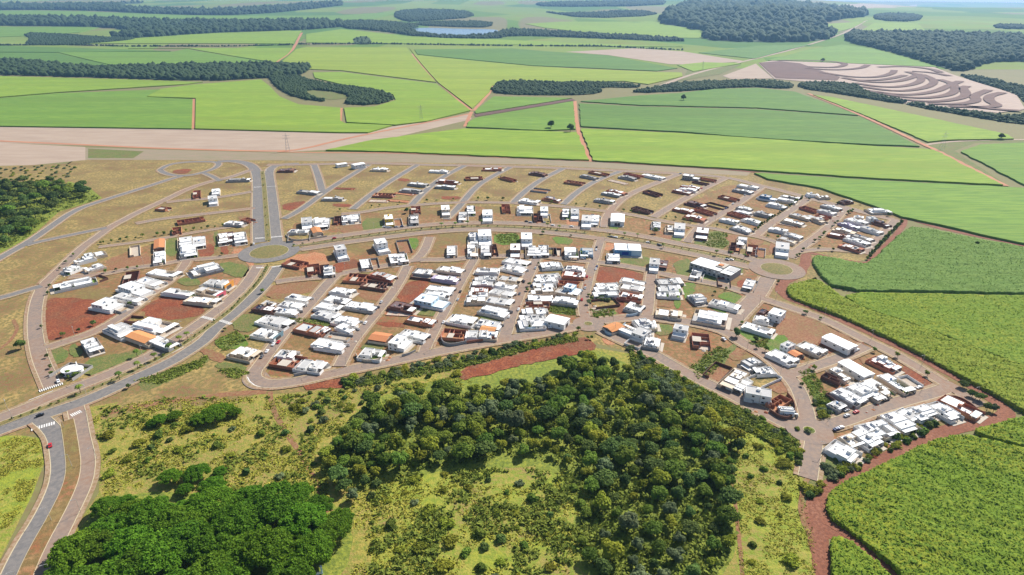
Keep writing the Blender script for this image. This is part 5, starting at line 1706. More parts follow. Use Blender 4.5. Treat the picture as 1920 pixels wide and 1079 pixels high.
def make_house(o, s, ln):
    q = ln.split()
    x1, y1, x2, y2, W = map(float, q[:5])
    st = q[5]; opt = q[6:]
    if st == 'x':
        return
    h = next((float(a[1:]) for a in opt if a[0] == 'h' and a[1:].replace('.', '').isdigit()), None)
    if h is None:
        h = {'b': 2.7, 'f': .55, 'v': 2.2, 's': 4.5, 't': 6}.get(st, R.uniform(3.5, 4.3))
    a = G(o[0] + x1 / s, o[1] + y1 / s, h); b = G(o[0] + x2 / s, o[1] + y2 / s, h)
    d = (b - a).xy; L = d.length; c = (a + b) / 2
    if st not in 'vs':
        W *= 1.14; L *= 1.06
    L = min(L, 34)
    rz = math.atan2(d.y, d.x)
    e = empty({'b': 'brick_shell', 'f': 'footing_plot', 'v': 'walled_lot', 's': 'shed'}.get(st, 'house'), (c.x, c.y, 0), rz)
    X0, X1, Y0, Y1 = -L / 2, L / 2, -W / 2, W / 2
    wm = WM[st]
    for k, m in (('yellow', M_yellow), ('cream', M_cream), ('grey', M_greyw), ('blue', M_bluew), ('brown', M_brown), ('paleblue', M_palebl)):
        if k in opt:
            wm = m
    camside = '-y' if math.cos(rz) > 0 else '+y'
    desc = ''
    if st in 'bf':
        MB().box(X0, X1, Y0, Y1, 0, .32).build('floor_slab', R.choice([M_floorc, M_floorc, M_red, M_orange]), e)
        m2 = M_brick if R.random() < .8 else M_brown
        walls_of(X0, X1, Y0, Y1, h + .1, .2, m2, e, 'outer_wall')
        n = max(2, int(L / 4))
        for i in range(1, n):
            x = X0 + L * (i + R.uniform(-.25, .25)) / n
            yy = R.choice([(Y0 + .2, Y1 - .2), (Y0 + .2, Y0 + W * .6), (Y0 + W * .4, Y1 - .2)])
            MB().box(x - .1, x + .1, *yy, .32, h * R.uniform(.65, 1.08)).build('partition_wall', m2, e)
        yc = R.uniform(-.15, .15) * W
        MB().box(X0 + .25 * L, X1 - .12 * L, yc - .09, yc + .09, .32, h * R.uniform(.8, 1.0)).build('partition_wall', m2, e)
        if st == 'b' and R.random() < .45:
            z = h + .13
            MB().box(X0 + L * .3, X0 + L * R.uniform(.5, .75), Y0 + .1, Y0 + W * .5, z, z + .15).build('concrete_slab', M_conc, e)
        desc = 'unroofed red brick house shell with open rooms' if st == 'b' else 'plot with knee-high brick footing walls'
    elif st == 'v':
        walls_of(X0, X1, Y0, Y1, h, .18, M_cream if 'cream' in opt else R.choice([M_greyw, M_white, M_brown]), e)
        MB().box(X0 + .2, X1 - .2, Y0 + .2, Y1 - .2, 0, .3).build('yard', R.choice([M_floorc, M_redpale, M_town, M_redpale]), e)
        desc = 'empty lot closed in by plain walls'
    elif st == 's':
        MB().box(X0, X1, Y0, Y1, 0, h).build('body', wm, e)
        gable(e, X0, X1, Y0, Y1, h, W * .06, M_rooflt, wm, .25)
        n = max(2, int(L / 6))
        for i in range(n):
            x = X0 + L * (i + .5) / n
            window(e, x, Y0 if camside == '-y' else Y1, h * .55, 1.6, 1.0, camside)
        MB().box(X1, X1 + .08, -W * .2, W * .2, 0, h * .7).build('roller_door', M_door, e)
        MB().box(X1, X1 + 3.5, Y0, Y1, 0, .33).build('paved_yard', M_conc, e)
        desc = 'plain white shed with low pitched sheet roof'
    elif st == 't':
        main = .62 if L > 12 else .8
        xa, xb = X0, X0 + L * (1.0 if L < 11 else main)
        block(e, xa, xb, Y0, Y1, h, wm, R.choice([M_rooflt, M_rooflt, M_roofgr]))
        if L >= 11:
            block(e, xb, X1, Y0 + .5, Y1 - .5, 3.1, wm, M_rooflt, 'garage_block')
        st_n = max(2, int(round(h / 3.0)))
        for lv in range(st_n):
            z = .9 + lv * h / st_n
            n = max(2, int((xb - xa) / 3.4))
            for i in range(n):
                x = xa + (xb - xa) * (i + .5) / n
                window(e, x, Y0 if camside == '-y' else Y1, z, 1.4, 1.15, camside)
            for i in range(2):
                window(e, xb, Y0 + W * (.3 + .4 * i), z, 1.5, 1.2, '+x') if (L < 11 or lv > 0) else None
        tx = xa + (xb - xa) * R.uniform(.25, .7)
        MB().box(tx, tx + 2, -1, 1, h - .3, h + 1.2).build('tank_box', wm, e)
        if R.random() < .5:
            walls_of(X0 - 4, X1 + 1, Y0 - .5, Y1 + .5, 2.2, .15, M_white, e)
        MB().box(X0 - .5, X1 + 2.5, Y0 - .45, Y1 + .45, 0, .31).build('paved_yard', M_floorc, e)
        cw = next((k for k in ('yellow', 'cream', 'grey', 'blue', 'brown') if k in opt), 'pale blue' if 'paleblue' in opt else 'white')
        desc = '%s %s block with flat roof and small windows' % (cw, 'three storey' if h > 7.5 else 'two storey')
    else:
        rm = {'w': R.choice([M_rooflt, M_rooflt, M_rooflt, M_roofgr, M_roofmd]), 'g': R.choice([M_roofgr, M_rooflt, M_greyw]), 'm': M_maroon, 'B': R.choice([M_rooflt, M_rooflt, M_roofgr])}.get(st, R.choice([M_rooflt, M_rooflt, M_roofgr]))
        bw = {'w': R.choice([M_white, M_white, M_white, M_greyw, M_cream]), 'B': M_brick, 'm': M_brown}.get(st, wm)
        walls_of(X0, X1, Y0, Y1, R.uniform(2.2, 2.7), .16, bw, e)
        MB().box(X0 + .2, X1 - .2, Y0 + .2, Y1 - .2, 0, .31).build('paved_yard', R.choice([M_floorc, M_conc, M_floorc, M_lawn]), e)
        if st == 'o':
            xa, xb = X0 + .5, X1 - L * .16
            MB().box(xa, xb, Y0 + .5, Y1 - .5, 0, 3.2).build('body', M_cream if R.random() < .5 else M_brown, e)
            gable(e, xa, xb, Y0 + .5, Y1 - .5, 3.2, W * .11, M_tile, M_cream)
            desc = 'low house under an orange clay tile roof'
            window(e, (xa + xb) / 2, Y0 + .5 if camside == '-y' else Y1 - .5, 1.2, 1.4, 1.1, camside)
        else:
            side = R.choice((-1, 1))
            pa = R.uniform(1.4, 2.6)
            ya, yb = (Y0 + .17, Y1 - pa) if side > 0 else (Y0 + pa, Y1 - .17)
            if W > 14:
                ya, yb = Y0 + 1.0, Y1 - 1.0
            xr = X0 + L * R.uniform(.06, .14); xf = X1 - L * R.uniform(.14, .22)
            kind = R.random()
            extra = ''
            if kind < .38:            # two volumes of different height, light well between
                xm = xr + (xf - xr) * R.uniform(.4, .6)
                h2 = h - R.uniform(.5, 1.0)
                block(e, xr, xm, ya, yb, h2, wm, rm)
                gap = R.uniform(1.2, 3.0) if R.random() < .6 else .02
                block(e, xm + gap, xf, ya, yb, h, wm, R.choice([rm, rm, M_roofgr, M_rooflt]))
                extra = 'two stepped flat roofs'
            elif kind < .7:           # L plan
                xm = xr + (xf - xr) * R.uniform(.35, .65)
                ym = ya + (yb - ya) * R.uniform(.45, .65)
                block(e, xr, xm, ya, yb, h, wm, rm)
                if R.random() < .5:
                    block(e, xm + .02, xf, ya, ym, h - .45, wm, rm, 'wing')
                else:
                    block(e, xm + .02, xf, ym, yb, h - .45, wm, rm, 'wing')
                extra = 'an L-shaped flat roof'
            else:                     # three rooms of roofs
                a1 = xr + (xf - xr) * R.uniform(.26, .36); a2 = xr + (xf - xr) * R.uniform(.6, .72)
                block(e, xr, a1, ya, yb, h - .6, wm, rm)
                block(e, a1 + .02, a2, ya + .6, yb - .4, h + .25, wm, R.choice([rm, M_rooflt]), 'raised_body')
                block(e, a2 + .04, xf, ya, yb, h - .2, wm, rm)
                extra = 'a raised middle roof'
            if W > 14:
                block(e, xr + 1, xf - 3, ya + 2, ya + (yb - ya) * .45, h + 1.4, wm, M_rooflt, 'raised_body')
            # garage canopy on posts
            gz = R.uniform(2.8, 3.1)
            gy0, gy1 = (Y0 + .17, Y0 + W * R.uniform(.55, .95)) if R.random() < .5 else (Y1 - W * R.uniform(.55, .95), Y1 - .17)
            gr = MB().box(xf + .03, X1 - .3, gy0, gy1, gz, gz + .28).build('garage_canopy', R.choice([M_white, wm, M_rooflt]), e)
            pm = MB()
            for yy in (gy0 + .2, gy1 - .2):
                MB().box(X1 - .8, X1 - .5, yy - .12, yy + .12, .3, gz).build('post', M_white, gr)
            if R.random() < .75:
                tx = xr + (xf - xr) * R.uniform(.3, .8); ty = ya + (yb - ya) * R.uniform(.2, .6)
                MB().box(tx, tx + R.uniform(1.5, 2.4), ty, ty + R.uniform(1.5, 2.4), h - .35, h + R.uniform(.8, 1.5)).build('tank_box', R.choice([wm, M_white, M_greyw]), e)
            elif R.random() < .5:
                tx = xr + (xf - xr) * R.uniform(.3, .8)
                MB().cyl(tx, (ya + yb) / 2, h - .4, h + .8, .75, .6, 10).build('water_tank', M_tank, e)
            for _ in range(R.choice((1, 2, 2, 3))):
                vx = R.uniform(xr + .8, xf - 1.6); vy = R.uniform(ya + .6, yb - 1.6)
                MB().box(vx, vx + R.uniform(.5, 1.3), vy, vy + R.uniform(.5, 1.0), h - .5, h + R.uniform(.05, .35)).build('roof_hatch', R.choice([M_greyw, M_white, M_door, M_roofgr]), e)
            if R.random() < .55:       # rear annex with its own roof
                az = R.uniform(2.5, 2.9)
                MB().box(X0 + .18, xr - .15 if xr - X0 > .6 else X0 + .5, Y0 + .3, Y0 + W * R.uniform(.4, .8), 0, az).build('rear_annex', R.choice([wm, M_greyw]), e)
            sol = R.random() < .26
            if sol:
                for k in range(R.choice((4, 6, 8))):
                    x = xr + 1.2 + (k // 2) * 1.12; y = ya + .8 + (k % 2) * 1.8
                    z = h + .12
                    MB().poly([(x, y, z), (x + 1.0, y, z), (x + 1.0, y + 1.65, z + .35), (x, y + 1.65, z + .35)]).build('solar_panel', M_panel, e)
            window(e, xf, ya + (yb - ya) * .3, 1.0, 1.6, 1.3, '+x')
            MB().box(xf, xf + .06, ya + (yb - ya) * .65, ya + (yb - ya) * .65 + 1, .3, 2.5).build('door', M_door, e)
            MB().box(X1 + .02, X1 + R.uniform(2.0, 3.2), Y0 + .3, Y1 - .3, 0, .36).build('driveway', R.choice([M_conc, M_conc, M_floorc]), e)
            for i in range(2):
                window(e, xr + (xf - xr) * (.25 + .4 * i), ya if camside == '-y' else yb, 2.0 if h > 4.6 else 1.5, 1.3, .9, camside)
            for k, m in (('orange', M_orangep), ('pink', M_pink), ('teal', M_teal)):
                if k in opt:
                    MB().box(X1 - .25, X1 - .02, Y0, Y1, 0, h + .6).build('painted_front', m, e)
                    MB().box(X1 - .02, X1 + .04, -W * .3, W * .2, .2, h * .7).build('shutter', M_door, e)
                    extra = 'a %s painted front' % k
            if sol:
                extra += ' and solar panels'
            desc = '%s house with %s' % (CN[st], extra)
            if st == 'B' or st == 'm':
                desc = '%s house with %s' % (CN[st], extra)
    HREC.append([e, desc, c])

for (ox, oy, s), txt in HOUSES:
    for ln in txt.strip().splitlines():
        make_house((ox, oy), s, ln)

# landmarks built singly ---------------------------------------------------------------
def blue_shop():
    a, b = G(1152, 462, 6.5), G(1202, 464, 6.5)
    c = (a + b) / 2
    d = (b - a).xy
    e = empty('shop', (c.x, c.y, 0), math.atan2(d.y, d.x))
    w, dp, h = d.length / 2, 9.0, 6.5
    MB().box(-w, w, -dp, dp, 0, h - .5).build('body', M_palebl, e)
    for k in range(2):
        x0, x1 = -w + k * w * 1.03, -w + k * w * 1.03 + w * .95
        MB().poly([(x0, -dp - .3, h - .2), (x1, -dp - .3, h - .2), (x1, 0, h + .9), (x0, 0, h + .9)]).poly([(x0, 0, h + .9), (x1, 0, h + .9), (x1, dp + .3, h - .2), (x0, dp + .3, h - .2)]).build('roof', M_rooflt, e)
    MB().box(-w, w * .25, -dp - .25, -dp - .02, .6, h - .4).build('front_panel', M_bluew, e)
    MB().box(w * .25 + .05, w, -dp - .2, -dp - .02, .6, h - .6).build('front_panel', M_palebl, e)
    MB().box(-w * .45, w * .05, -dp - .32, -dp - .26, 1.2, 4.5).build('banner', mat('deep_blue_banner', (.02, .05, .25)), e)
    MB().box(-w - 1, w + 1, -dp - 5, dp + 1, 0, .3).build('paved_yard', M_conc, e)
    tag(e, 'wide shop with blue front and two white pitched roofs on the avenue', 'shop')
blue_shop()

def commercial():
    h = 7.0
    a, b = G(1304, 487, h), G(1381, 509, h)
    c = (a + b) / 2
    d = (b - a).xy
    e = empty('commercial_building', (c.x, c.y, 0), math.atan2(d.y, d.x))
    w, dp = d.length / 2, 10.5
    block(e, -w, w * .45, -dp, dp, h, M_greyw, M_rooflt)
    block(e, w * .45 + .05, w, -dp, dp, h - .8, M_greyw, M_rooflt, 'wing')
    MB().box(w * .05, w * .45, -dp * .2, dp * .9, h - .35, h + .5).build('roof_deck', M_conc, e)
    MB().box(w * .12, w * .32, 0, dp * .4, h + .5, h + 1.3).build('tank_box', M_tile, e)
    MB().box(w * .55, w * .95, -dp * .2, dp * .8, h - 1.15, h - .7).build('skylight', M_roofgr, e)
    for i in range(9):
        for z in (1.2, 4.2):
            window(e, -w + (i + .5) * 2 * w / 9, -dp, z, 2.0, 1.5, '-y', M_white if i in (5, 6) and z > 2 else None)
    MB().box(-w - 1, w + 1, dp, dp + 4, 0, .3).build('paved_yard', M_conc, e)
    tag(e, 'long grey two storey commercial building with white flat roof', 'building')
commercial()

def round_house():
    c = G(134, 700)
    e = empty('house', (c.x, c.y, 0), math.radians(-12))
    n = 22
    def lobe(r, x, y, h, m, name):
        b = MB(); b.cyl(x, y, 0, h, r, r, n); b.build(name, m, e)
    lobe(5.0, 0, 0, 3.2, M_white, 'body'); lobe(3.6, 4.2, 1.0, 3.3, M_white, 'wing')
    for r, x, y, z in ((5.5, 0, 0, 3.2), (4.0, 4.2, 1.0, 3.34)):
        MB().cyl(x, y, z, z + .35, r, r * .97, n).build('roof', M_rooflt, e)
    MB().box(.5, .9, 4.5, 5.2, 0, 6).build('pillar', M_white, e)
    MB().box(-9, 9, 8.5, 8.7, 0, 2.2).build('boundary_wall', M_greyw, e)
    MB().box(-9.2, -9, -8, 8.5, 0, 2.2).build('boundary_wall', M_greyw, e)
    MB().box(9, 9.2, -8, 8.5, 0, 2.2).build('boundary_wall', M_greyw, e)
    for i in range(3):
        window(e, -3 + i * 2.6, -5.02, .8, 1.6, 1.6, '-y')
    tag(e, 'round roofed white house in a walled palm garden by the avenue', 'house')
round_house()

# curved perimeter walls at street corners
def curved_wall(pts, h, m, label):
    wp = smooth_poly(px(pts, h), 3, False)
    c = wp[len(wp) // 2]
    e = empty('corner_wall', (c[0], c[1], 0)); tag(e, label, 'wall')
    Lf, Rt = ribbon(wp, .13)
    b = MB()
    for p, q in zip(Lf, Rt):
        b.v += [(p[0] - c[0], p[1] - c[1], 0), (p[0] - c[0], p[1] - c[1], h), (q[0] - c[0], q[1] - c[1], h), (q[0] - c[0], q[1] - c[1], 0)]
    for i in range(len(wp) - 1):
        for k in range(3):
            b.f.append((4 * i + k, 4 * i + 4 + k, 4 * i + 5 + k, 4 * i + k + 1))
    b.build('wall_panel', m, e)
cw = curved_wall
cw(W5(900, 460, [670, 790, 560, 830, 450, 835, 395, 800, 400, 760]), 3.0, M_palebl, 'curved pale wall wrapping the corner house above the forest road')
cw(T(600, 620, 4.8, [1320, 90, 1180, 120, 1100, 100, 1090, 40]), 2.6, M_greyw, 'curved grey wall round the brick corner lot')
cw(T(600, 620, 4.8, [1600, 40, 1500, 70, 1320, 95]), 2.4, M_brick, 'brick wall beside the curved brick corner')
cw(T(600, 620, 4.8, [560, 240, 450, 270, 350, 250, 320, 200]), 2.4, M_cream, 'curved cream wall round the corner house by the street mouth')
cw(T(600, 620, 4.8, [860, 170, 800, 200, 735, 215]), 2.2, M_greyw, 'grey curved wall beside the tall corner house')
cw(W5(300, 640, [1350, 330, 1500, 300, 1650, 265, 1715, 225]), 2.4, M_greyw, 'long grey wall tapering along the forest road')
cw(W5(900, 460, [1260, 830, 1270, 870, 1330, 895, 1390, 860, 1470, 780]), 2.6, M_palebl, 'pale curved wall round the clay tiled corner house')
cw(W5(1200, 460, [160, 660, 155, 690, 220, 720, 330, 745, 420, 750]), 2.2, M_greyw, 'curved grey wall round the cream corner house')
cw(W5(1280, 620, [1060, 620, 1120, 690, 1150, 800, 1090, 870, 1000, 870, 880, 790]), 2.5, M_brown, 'brown wall curving round the lot by the corner roundabout')
cw(W5(1280, 620, [870, 210, 960, 290, 1060, 350, 1160, 340]), 2.4, M_white, 'white curved wall round the corner house by the shed street')
cw(T(1500, 640, 4.495, [1200, 470, 1300, 450, 1420, 500, 1525, 590]), 2.3, M_brown, 'curved brown wall of the last brick lot')
cw(W5(900, 460, [1480, 700, 1560, 695, 1630, 670, 1640, 610]), 2.4, M_palebl, 'pale curved wall at the short street corner')
cw(W5(300, 280, [1270, 860, 1320, 905, 1420, 915, 1560, 890, 1690, 870]), 2.0, M_cream, 'long curved cream wall beside the avenue roundabout')

# labels for the houses: what they look like, and their rank out from a landmark
used = {}
for r in HREC:
    e, desc, c = r
    li = min(range(len(LANDW)), key=lambda i: (LANDW[i][0] - c).xy.length_squared)
    used.setdefault(li, []).append(r)
kinds = {'brick_shell': 'brick shell', 'footing_plot': 'footings', 'walled_lot': 'walled lot', 'shed': 'shed', 'house': 'house'}
for li, rs in used.items():
    rs.sort(key=lambda r: (r[2] - LANDW[li][0]).xy.length)
    for i, (e, desc, c) in enumerate(rs):
        base = e.name.split('.')[0]
        w = '%s, %s building plot out from %s' % (desc, ORD[i], LANDW[li][1])
        if len(w.split()) > 16:
            desc = desc.replace(' and solar panels', '') if len(w.split()) > 18 else desc
            w = '%s, %s plot from %s' % (desc, ORD[i], LANDW[li][1])
            if len(w.split()) > 16:
                w = w.replace(' out from', ' from').replace('a raised middle roof', 'raised middle roof').replace('with flat roof and small windows', 'with flat roof').replace('two stepped flat roofs', 'stepped roofs').replace('an L-shaped flat roof', 'L-shaped roof').replace('and solar panels', 'solar panels')
        tag(e, w, kinds[base], {'brick_shell': 'houses under construction', 'footing_plot': 'houses under construction', 'walled_lot': 'walled lots', 'shed': 'sheds'}.get(base, 'houses of the new town'))

# builders' heaps beside the unfinished houses
def heap(x, y, r, m, label, group):
    e = empty('earth_heap', (x, y, 0), R.uniform(0, 6))
    b = MB(); n = 12
    for k, q in enumerate((1.0, .7, .35)):
        b.v += [(r * q * math.cos(2 * math.pi * i / n) * R.uniform(.8, 1.15), r * q * math.sin(2 * math.pi * i / n) * R.uniform(.8, 1.15), .25 + r * .5 * (1 - q) * R.uniform(.8, 1.1) - (.25 if k == 0 else 0)) for i in range(n)]
    b.v.append((0, 0, .25 + r * .45))
    for k in range(2):
        b.f += [(k * n + i, k * n + (i + 1) % n, (k + 1) * n + (i + 1) % n, (k + 1) * n + i) for i in range(n)]
    b.f += [(2 * n + i, 2 * n + (i + 1) % n, 3 * n) for i in range(n)]
    b.build('mound', m, e)
    tag(e, label, 'heap', group)
for (e, desc, c) in HREC:
    nm = e.name.split('.')[0]
    if nm in ('brick_shell', 'footing_plot') or R.random() < .12:
        d = Vector((math.cos(e.rotation_euler.z), math.sin(e.rotation_euler.z)))
        nn = Vector((-d.y, d.x))
        for k in range(R.choice((1, 2, 3))):
            p = c.xy + d * R.uniform(9, 15) + nn * R.uniform(-4, 4)
            m, w = R.choice([(M_orange, 'orange earth'), (M_orange, 'orange earth'), (M_conc, 'pale sand'), (M_red, 'red earth')])
            heap(p.x, p.y, R.uniform(.9, 2.0), m, 'small heap of %s left before a house plot' % w, 'heaps of ' + w)

# ------------------------------------------------------------------ street trees
STREET = [((0, 280, Z5), '1020 960 1050 955 1135 945 1220 930 1290 920 1375 908 1440 890 1595 878 1668 865', 'the tree lane behind the walled lots'),
    ((300, 280, Z5), '50 865 125 855 205 840 268 833 340 820 420 815 485 805 555 795 640 780', 'the tree lane behind the walled lots'),
    ((0, 460, Z5), '610 250 670 185 748 110 510 420 485 500 420 840', 'the long curving street'),
    ((0, 460, Z5), '1070 280 1180 265 1290 248 1390 236 1650 192', 'the street to the avenue roundabout'),
    ((0, 460, Z5), '1320 610 945 815 800 875 640 930', 'the street past the big red lot'),
    ((600, 280, Z5), '205 625 520 587 607 577 805 555 1085 535 1182 532 1350 520 1600 515 1700 515', 'the lane behind the avenue lots'),
    ((900, 280, Z5), '80 515 232 518 727 545 972 570 1070 577 1207 595 1452 632 1527 640 1610 655', 'the lane behind the avenue lots'),
    ((1200, 280, Z5), '265 697 357 713 445 732 512 742 775 785 873 805 1032 830 1290 890 1385 905', 'the lane behind the avenue lots'),
    ((900, 280, Z5), '690 750 630 860 915 885', 'the cross avenue'),
    ((1500, 280, Z5), '535 630 510 645 485 660 375 750 350 770 320 800 250 855 235 870 190 910 140 940', 'the slanting street beside the hedge'),
    ((1500, 280, Z5), '195 1000 330 1030 650 625 890 680 615 560 380 560 90 520 15 495', 'the end lots by the cane'),
    ((300, 460, Z5), '630 105 660 865 890 955 1040 490', 'the palm avenue verge'),
    ((1200, 460, Z5), '1650 60 1610 110 1580 120 1395 390', 'the cane-side roundabout'),
    ((1200, 460, Z5), '865 455 755 500 1030 800', 'the middle street junction'),
    ((0, 640, Z5), '510 275 530 340 480 170 1300 480', 'the avenue mouth of the ring street'),
    ((1280, 620, Z5), '835 215 745 185 1200 565', 'the looping street'),
    ((900, 460, Z5), '995 870 1125 950 1085 955', 'the tiny roundabout'),
    ((900, 460, Z5), '590 200 500 420 480 470 1105 520 1120 560 1095 600 1360 480', 'the block streets'),
    ((1500, 640, 4.495), '630 95 820 140 1070 300 890 460 760 470 120 250', 'the boundary street'),
    ((1500, 460, Z5), '200 750 1790 0 55 700', 'the boundary street'),
]
for (ox, oy, s), txt, where in STREET:
    v = list(map(float, txt.split()))
    for x, y in T(ox, oy, s, v):
        g = G(x, y)
        tree('street', g.x, g.y, 'small round street tree along ' + where, 'street trees along ' + where, 'street_tree', R.uniform(.9, 1.35))
def row(a, b, n, kind, label, group, name, s, jit=.6):
    A, B = G(*a), G(*b)
    for i in range(n):
        p = A.lerp(B, (i + .5) / n)
        tree(kind, p.x + R.uniform(-jit, jit), p.y + R.uniform(-jit, jit), label, group, name, R.uniform(*s))
row((1690, 418), (1624, 488), 30, 'column', 'dark upright tree in the close hedge row by the red track', 'hedge row trees', 'hedge_tree', (.9, 1.25), .9)
row((1412, 434), (1505, 372), 24, 'column', 'dark tree in the paired row on the busy slanting street', 'paired street row trees', 'street_tree', (.75, 1.05), 1.2)
for x, y in T(900, 460, Z5, [1180, 530, 1210, 545, 1240, 535, 1270, 555, 1300, 540, 1230, 560, 1290, 565, 1195, 555]):
    g = G(x, y); tree('bush', g.x, g.y, 'leafy tree inside the walled garden lot', 'walled garden trees', 'garden_tree', R.uniform(.9, 1.2), z=.4)
for i, (x, y) in enumerate(T(0, 640, Z5, [640, 360, 690, 375, 740, 365, 800, 350, 660, 345])):
    g = G(x, y); tree('street', g.x, g.y, 'garden shrub before the round roofed house', 'round house shrubs', 'garden_shrub', R.uniform(.8, 1.2), 'shrub')
for x, y in [(1495, 806), (1517, 809), (1514, 811)]:
    g = G(x, y); tree('bush', g.x, g.y, 'low bush on or beside the corner roundabout island', 'corner roundabout bushes', 'bush', .8, 'bush', z=.4)
# small plants on the medians
for wp, n, nm in ((MED1, 46, 'the long avenue'), (MED3, 34, 'the cross avenue'), (MED4, 18, 'the cross avenue by the blue shop'), (MED2, 9, 'the upper avenue')):
    q = resample(wp, 3)
    for i in range(n):
        p = q[int((i + .5) * len(q) / n)]
        tree('street', p[0] + R.uniform(-.8, .8), p[1] + R.uniform(-.8, .8), 'little clipped shrub on the planted median of ' + nm, 'median shrubs of ' + nm, 'median_shrub', R.uniform(.4, .75), 'shrub', z=.25)

# palms
def palm_meshes():
    b = MB()
    b.cyl(0, 0, -.2, 3.0, .26, .18, 8); b.cyl(0, 0, 3.0, 6.0, .18, .15, 8)
    tk = b.mesh('trunk'); tk.materials.append(M_bark)
    f = MB()
    for i in range(16):
        a = 2 * math.pi * i / 16 + R.uniform(-.1, .1)
        el = R.uniform(.05, .75)
        L = R.uniform(2.4, 3.0)
        ca, sa = math.cos(a), math.sin(a)
        pr = None
        for k in range(5):
            t = k / 4
            r = L * t * math.cos(el * (1 - t) - .5 * t); z = L * (math.sin(el) * t - .75 * t * t) + 6
            w = .55 * (1 - abs(t - .4)) + .05
            P0 = (ca * r - sa * w, sa * r + ca * w, z - .18); P1 = (ca * r, sa * r, z); P2 = (ca * r + sa * w, sa * r - ca * w, z - .18)
            n = len(f.v); f.v += [P0, P1, P2]
            if pr is not None:
                f.f += [(pr, n, n + 1, pr + 1), (pr + 1, n + 1, n + 2, pr + 2)]
            pr = n
    cr = f.mesh('crown'); cr.materials.append(M_leafmd)
    return cr, tk
PC, PT = palm_meshes()
def palm(x, y, label, group, s=1.0):
    e = empty('palm_tree', (x, y, .2), R.uniform(0, 6)); e.scale = (s, s, s)
    link('crown', PC, None, e); link('trunk', PT, None, e)
    tag(e, label, 'palm', group)
for x, y in T(0, 640, Z5, [820, 530, 1215, 395, 1400, 285, 1570, 200, 1725, 110]) + [(338, 644), (318, 660), (352, 636)]:
    g = G(x, y); palm(g.x, g.y, 'palm on the planted strip of the long double avenue', 'avenue palms', R.uniform(.9, 1.15))
for x, y in T(0, 640, Z5, [1390, 160]):
    g = G(x, y); palm(g.x, g.y, 'palm on the footway beside the weedy avenue lots', None, .9)
for x, y in T(600, 280, Z5, [1370, 790, 1490, 780, 1230, 800, 1630, 770]) + T(900, 280, Z5, [1460, 890, 1590, 900, 800, 820, 680, 800]) + T(1200, 460, Z5, [915, 120, 1050, 140, 770, 105, 235, 30]):
    g = G(x, y); palm(g.x, g.y, 'palm on the grass strip of the cross avenue', 'cross avenue palms', R.uniform(.8, 1.05))
for x, y in T(0, 640, Z5, [700, 350, 770, 370]):
    g = G(x, y); palm(g.x, g.y, 'garden palm before the round roofed house', 'round house palms', .65)

# ------------------------------------------------------------------ cars
def car_mesh():
    prof = [(-2.1, .35), (-2.15, .75), (-1.9, .95), (-1.35, 1.0), (-.85, 1.42), (.55, 1.45), (1.15, 1.0), (2.0, .85), (2.15, .55), (2.1, .32)]
    b = MB()
    for s in (-1, 1):
        for x, z in prof:
            t = .82 if z > .9 else 1.0
            b.v.append((x, s * .86 * (.8 if z > 1.2 else 1), z))
    n = len(prof)
    for i in range(n):
        j = (i + 1) % n
        b.f.append((i, j, n + j, n + i))
    b.f.append(tuple(range(n))[::-1]); b.f.append(tuple(range(n, 2 * n)))
    body = b.mesh('body')
    g = MB()
    for s in (-1, 1):
        g.poly([(-1.2, s * .80, 1.02), (.95, s * .80, 1.02), (.45, s * .73, 1.38), (-.78, s * .73, 1.38)])
    g.poly([(1.12, -.7, 1.05), (1.12, .7, 1.05), (.62, .6, 1.42), (.62, -.6, 1.42)])
    g.poly([(-1.32, -.7, 1.05), (-1.32, .7, 1.05), (-.92, .6, 1.40), (-.92, -.6, 1.40)])
    glass = g.mesh('window_glass'); glass.materials.append(M_glass)
    w = MB()
    k = 10
    for s in (-.11, .11):
        w.v += [(.31 * math.cos(2 * math.pi * i / k), s, .31 * math.sin(2 * math.pi * i / k)) for i in range(k)]
    w.f += [(i, (i + 1) % k, k + (i + 1) % k, k + i) for i in range(k)] + [tuple(range(k)), tuple(range(k, 2 * k))[::-1]]
    wh = w.mesh('wheel'); wh.materials.append(mat('tyre_rubber', (.02, .02, .02)))
    return body, glass, wh
CB, CG, CW = car_mesh()
CARM = {}
for n, c in (('white', (.75, .75, .75)), ('silver', (.42, .43, .45)), ('black', (.02, .02, .025)), ('red', (.45, .02, .025)), ('grey', (.12, .12, .13)), ('blue', (.03, .06, .16))):
    m = mat('car_paint_' + n, c, None, None, rough=.25, spec=.5)
    bb = CB.copy(); bb.materials.append(m); CARM[n] = bb
def car(x, y, colr, label, group, off=True):
    g = G(x, y)
    d, ang, hw, near = nearest_road((g.x, g.y))
    e = empty('car', (g.x, g.y, RZ + .02), ang)
    link('body', CARM[colr], None, e); link('window_glass', CG, None, e)
    for a in (-1.3, 1.3):
        for s in (-.78, .78):
            w = link('wheel', CW, None, e); w.location = (a, s, .31)
    tag(e, label, 'car', group)
car(76, 781, 'black', 'dark car driving alone on the grey avenue carriageway', None)
car(95, 838, 'red', 'red car on the grey lane beside the bright grass', None)
car(110, 717, 'white', 'white car parked by the round roofed house', None)
car(476, 459, 'white', 'white car beside the avenue roundabout', None)
